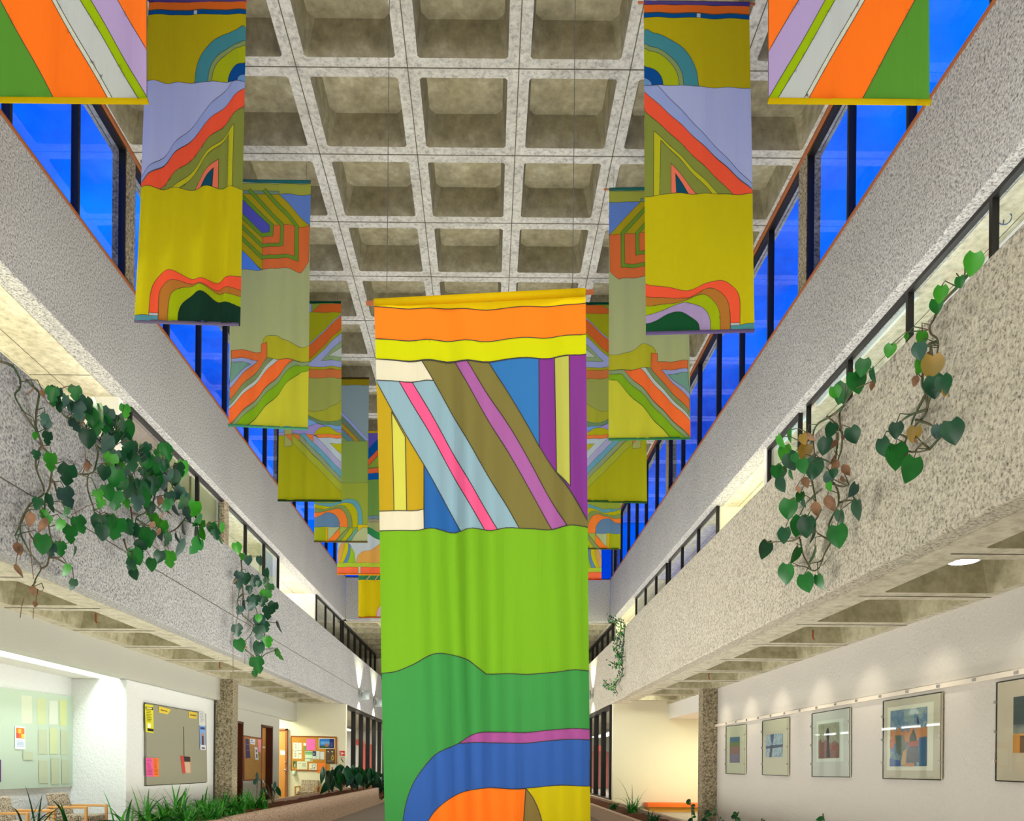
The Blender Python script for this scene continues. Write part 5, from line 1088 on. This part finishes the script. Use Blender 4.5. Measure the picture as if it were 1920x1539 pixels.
# right: sparse vine nearest
vine('climbing_vine', 'sparse vine with yellowing leaves hanging nearest on the right parapet', XRp,
     [[(1815, 515), (1800, 533), (1780, 553), (1765, 570), (1757, 585), (1750, 600), (1743, 612), (1745, 625), (1757, 635), (1759, 648), (1757, 662)], [(1733, 692), (1730, 705), (1729, 722), (1735, 735), (1738, 752), (1738, 768), (1728, 785), (1714, 800), (1703, 815), (1697, 830), (1700, 842), (1708, 847), (1725, 847), (1743, 842)], [(1743, 842), (1735, 835), (1728, 832), (1716, 845)], [(1743, 842), (1758, 825), (1770, 812)], [(1738, 768), (1715, 775), (1695, 785), (1682, 800)], [(1735, 740), (1722, 765), (1712, 785), (1708, 800)], [(1718, 787), (1740, 794), (1752, 800)], [(1700, 820), (1685, 813)], [(1697, 842), (1700, 860)], [(1757, 640), (1742, 645), (1735, 655)]],
     [(1824, 496, 18, '2'), (1800, 530, 9, '1'), (1763, 553, 13, '2'), (1756, 575, 12, '1'), (1700, 632, 5, '2'), (1668, 658, 11, '2'), (1728, 636, 12, '2'), (1724, 660, 14, '4t'), (1727, 685, 14, '2'), (1748, 690, 20, '3'), (1740, 672, 12, 'b'), (1716, 715, 10, 'bt'), (1752, 727, 18, '0'), (1770, 722, 15, '0'), (1772, 736, 7, '3'), (1680, 808, 13, '0'), (1713, 815, 13, '3'), (1718, 828, 6, 'b'), (1757, 810, 11, '4'), (1787, 812, 20, '0'), (1658, 841, 17, '0t'), (1681, 858, 21, '1'), (1707, 882, 21, '1')], seed=12, kinds='h')
# right: small-leaved trailing plant at the step of the parapet
def small_vine(label, X, paths, seed, n=150):
    rr = random.Random(seed); sm = MB(); fm = MB(); pts = []
    for P in paths:
        Q = [on_x(p[0], p[1], X-.05) for p in P]; sm.tube(Q, .012, 5)
        for i in range(len(Q)-1):
            for j in range(10): pts.append(Q[i].lerp(Q[i+1], j/10))
    for _ in range(n):
        q = rr.choice(pts)+Vector((rr.uniform(-.1, .02), rr.uniform(-.12, .12), rr.uniform(-.1, .06)))
        leaf(fm, q, rr.uniform(.035, .032), rr.uniform(-1.4, 1.4), rr.uniform(-1.2, 1.2), .2, 'l', rr.choice((0, 0, 1, 2)))
    root = thing('trailing_ivy', label, 'plant', pts[0]); sm.build('stems', SM, root); fm.build('foliage', LM, root, smooth=True)
small_vine('small-leaved ivy hanging down the step of the right parapet', XRp, [[(1143, 1154), (1152, 1160), (1163, 1166), (1172, 1168)], [(1172, 1170), (1170, 1190), (1168, 1205), (1168, 1225), (1166, 1240), (1168, 1255), (1164, 1270), (1155, 1280), (1150, 1288), (1140, 1284), (1135, 1278)], [(1165, 1175), (1160, 1195), (1156, 1210), (1158, 1222), (1165, 1235)], [(1165, 1245), (1155, 1246), (1143, 1240)], [(1152, 1288), (1158, 1300)]], 21, 420)

# planters on the ground floor
zpl = E-.665; zpr = E-.87
YP0, YP1 = 5.5, 33.0
def planter(nm, label, xa, xb, zt, y0, y1):
    r = thing(nm, label, 'planter', ((xa+xb)/2, (y0+y1)/2, 0)); t = .1
    mb = MB(); mb.box(xa, xa+t, y0, y1, 0, zt); mb.box(xb-t, xb, y0, y1, 0, zt); mb.box(xa+t, xb-t, y0, y0+t, 0, zt); mb.box(xa+t, xb-t, y1-t, y1, 0, zt)
    mb.build('wall', M['pink'], r)
    g = MB(); rr = random.Random(5); nx, ny = 6, int((y1-y0)/.18)
    V = [[(xa+t+(xb-xa-2*t)*i/nx, y0+t+(y1-y0-2*t)*j/ny, zt-.07+rr.uniform(-.03, .03)+.035*math.sin(PI*i/nx)) for i in range(nx+1)] for j in range(ny+1)]
    g.add([p for rw in V for p in rw], [(j*(nx+1)+i, j*(nx+1)+i+1, (j+1)*(nx+1)+i+1, (j+1)*(nx+1)+i) for j in range(ny) for i in range(nx)])
    g.build('mulch', M['rootc'], r, smooth=True); return r
M['pink'] = speckle('pinkish_aggregate', (160, 130, 108), (224, 196, 168), (236, 214, 190), 48, bump=.3)
planter('concrete_planter', 'long low aggregate concrete planter on the left below the parapet', -4.06, -3.16, zpl, YP0, YP1)
planter('concrete_planter', 'long low aggregate concrete planter on the right below the parapet', 2.44, 3.3, zpr, YP0, YP1)

def grass(label, px, X, zt, n, ln, seed, spread=.5, slots=(1, 1, 2), wd=.014, nm='spider_plant', base_w=.08):
    a_, _ = ray(px, 1500); Y = X/a_; rr = random.Random(seed); fm = MB(); c = Vector((X, Y, zt-.05))
    for _ in range(n):
        az = rr.uniform(0, 2*PI); l = ln*rr.uniform(.6, 1.3); lean = rr.uniform(.1, 1.0)*spread; b = c+Vector((rr.uniform(-1, 1), rr.uniform(-1, 1), 0))*base_w
        d = Vector((math.cos(az), math.sin(az), 0)); sd = Vector((-d.y, d.x, 0)); pts = []; k = 7; w0_ = wd*rr.uniform(.7, 1.3)
        for i in range(k+1):
            t = i/k; th = lean*(1.6*t)+.15; p = b+d*(l*t*math.sin(min(1.5, th)))+Vector((0, 0, l*t*math.cos(min(2.3, th*1.15))))
            ww = w0_*(1-t**2.2)+.0008; pts += [p-sd*ww, p+Vector((0, 0, -ww*.5)), p+sd*ww]
        fm.cur = rr.choice(slots); fm.add(pts, [f for i in range(k) for f in ((i*3, i*3+1, i*3+4, i*3+3), (i*3+1, i*3+2, i*3+5, i*3+4))])
    root = thing(nm, label, 'plant', c); fm.build('blades', LM, root, smooth=True); return root
gl = [(268, -3.62, 26, .42), (300, -3.5, 40, .36), (330, -3.7, 55, .42), (352, -3.4, 50, .34), (378, -3.7, 55, .36), (402, -3.5, 50, .34), (425, -3.6, 60, .34), (448, -3.45, 55, .3), (470, -3.65, 50, .32), (492, -3.5, 30, .28), (236, -3.5, 22, .4), (345, -3.3, 60, .26), (395, -3.3, 60, .24)]
tags = ['tuft of spider plant, second from the left end of the left planter', 'thick spider plant tuft left of the olive board edge', 'tall spider plant below the middle of the olive board', 'spreading low spider plant below the olive board', 'spider plant below the right half of the olive board', 'spider plant tuft between olive board and pillar', 'bright spider plant at the foot of the left pillar', 'bright spider plant right of the left pillar', 'spider plant below the cork board between the doors', 'last small spider plant before the bare mulch', 'first thin spider plant tuft at the lower left corner', 'low front tuft hanging over the planter rim, nearer one', 'low front tuft hanging over the planter rim, farther one']
for i, (px, X, n, ln) in enumerate(gl): grass(tags[i], px, X, zpl, n, ln, 40+i, .75, slots=(1, 5, 2, 5))
grass('thin long-bladed tuft in the lower left corner before the chairs', 60, -3.9, zpl, 12, .5, 60, .6, slots=(0, 1), wd=.012)
grass('thin long-bladed tuft before the armchair arms', 140, -3.8, zpl, 9, .45, 61, .6, slots=(0, 1), wd=.012)
grass('grassy tuft with long arching blades in the right planter', 1186, 2.9, zpr, 60, .34, 62, .9, slots=(1, 2, 5))
grass('long thin arching blades rising over the right planter', 1184, 3.0, zpr, 7, .72, 63, .55, slots=(0,), wd=.007)
grass('low grassy tuft in the right planter before the recess', 1150, 2.8, zpr, 40, .2, 64, .9, slots=(1, 2))
grass('low grassy tuft at the near end of the right planter mulch', 1225, 2.8, zpr, 36, .2, 65, .9, slots=(1, 0))
def broad(label, px, X, zt, n, seed, ln=.3, droop=False, nm='peace_lily'):
    a_, _ = ray(px, 1480); Y = X/a_; rr = random.Random(seed); fm = MB(); sm = MB(); bm_ = MB(); c = Vector((X, Y, zt-.05))
    for i in range(n):
        az = rr.uniform(0, 2*PI); rad = rr.uniform(.04, .26); h = rr.uniform(.12, .42) if not droop else rr.uniform(-.25, .25)
        p = c+Vector((math.cos(az)*rad, math.sin(az)*rad*1.4, h+.1)); 
        if droop and h < .05: p.x = -3.05
        s_ = ln/2*rr.uniform(.8, 1.3)
        top = leaf(bm_ if (droop and i % 9 == 4) else fm, p, s_, rr.uniform(-1.1, 1.1), rr.uniform(-.6, .6), rr.uniform(0, .5), 'l' if rr.random() < .7 else 'n', 0 if (droop and i % 9 == 4) else rr.choice((0, 0, 1, 4)))
        sm.tube([c+Vector((0, 0, .02)), (c+top)/2+Vector((0, 0, .1)), top], .007, 4, cap=False)
    root = thing(nm, label, 'plant', c); sm.build('stalks', SM, root); fm.build('foliage', LM, root, smooth=True)
    if bm_.v: bm_.build('withered_leaves', DM, root, smooth=True)['label'] = 'brown drooping leaf'
broad('small broad-leaf plant at the start of the leafy group in the left planter', 617, -3.7, zpl, 5, 71, .42)
broad('broad dark leaves before the lower right of the wide cork board', 640, -3.7, zpl, 16, 72, .42)
broad('broad dark leaves at the first dark post of the left glazing', 660, -3.6, zpl, 20, 73, .42)
broad('leafy plant before the middle panes of the left glazing', 682, -3.5, zpl, 24, 74, .38)
broad('drooping leafy plant spilling over the left planter beside the big banner', 700, -3.35, zpl, 34, 75, .4, True)
broad('drooping leafy plant with brown leaves right at the big banner edge', 715, -3.3, zpl, 30, 76, .4, True)
broad('pothos leaf cluster below the second oak door', 513, -3.6, zpl, 5, 77, .17, nm='pothos')
broad('pothos leaf cluster beside the cork board foot', 482, -3.8, zpl, 5, 78, .15, nm='pothos')
def sprig(label, pts, X, seed, n=9, ls=.05):
    rr = random.Random(seed); P = [on_x(p[0], p[1], X) for p in pts]; sm = MB(); fm = MB(); sm.tube(P, .006, 5)
    for i in range(n):
        t = (i+.6)/n*(len(P)-1); k = min(len(P)-2, int(t)); q = P[k].lerp(P[k+1], t-k)
        leaf(fm, q+Vector((rr.choice((-1, 1))*ls*.9, 0, -.01)), ls*rr.uniform(.8, 1.3), rr.uniform(-.5, .5), rr.choice((-1, 1))*rr.uniform(.9, 1.4), .2, 'n', rr.choice((0, 1)))
    root = thing('young_shrub', label, 'plant', P[0]); sm.build('stems', SM, root); fm.build('foliage', LM, root, smooth=True)
sprig('thin upright shrub with small leaves before the orange bench', [(1300, 1560), (1298, 1535), (1296, 1515), (1294, 1498)], 2.8, 81, 11, .032)
sprig('small shrub leaning right at the foot of the right pillar', [(1302, 1560), (1312, 1540), (1325, 1527), (1336, 1516)], 2.8, 82, 8, .035)
sprig('leafy shrub right of the pillar foot', [(1378, 1570), (1376, 1548), (1380, 1533), (1385, 1522)], 2.8, 83, 9, .036)
sprig('little sprout with leaves between pillar and first picture', [(1356, 1560), (1350, 1540), (1343, 1523)], 2.8, 84, 5, .032)
sprig('lone two-leaf sprout below the third picture', [(1549, 1570), (1546, 1545), (1543, 1525)], 2.8, 85, 2, .035)
sprig('tiny shoot below the second picture', [(1424, 1565), (1427, 1545), (1429, 1534)], 2.8, 86, 3, .025)

# ------------------------------------------------------------------ groups of repeated things
GRP = {'hanging_banner': 'sewn cloth banners hanging in the hall', 'framed_picture': 'framed pictures on the right wall', 'armchair': 'tweed armchairs with wood arms', 'climbing_vine': 'vines hanging over the parapets',
       'spider_plant': 'grassy tufts in the planters', 'peace_lily': 'broad-leaf plants in the left planter', 'wall_sconce': 'cylinder sconces on the parapets', 'ceiling_light': 'ceiling lamps of passages and rooms',
       'venetian_blind': 'blinds behind the upper windows', 'roller_blind': 'blinds behind the upper windows', 'ceiling_hook': 'rusty hooks under the soffits', 'young_shrub': 'small sprigs in the right planter', 'concrete_planter': 'low concrete planters', 'hanging_sign': 'red signs in the far halls',
       'leaflet': 'leaflets in a row on the wide cork board', 'pothos': 'pothos plants in the left planter'}
for o in C.objects:
    b = o.name.split('.')[0]
    if o.parent is None and b in GRP and o.get('label'): o['group'] = GRP[b]
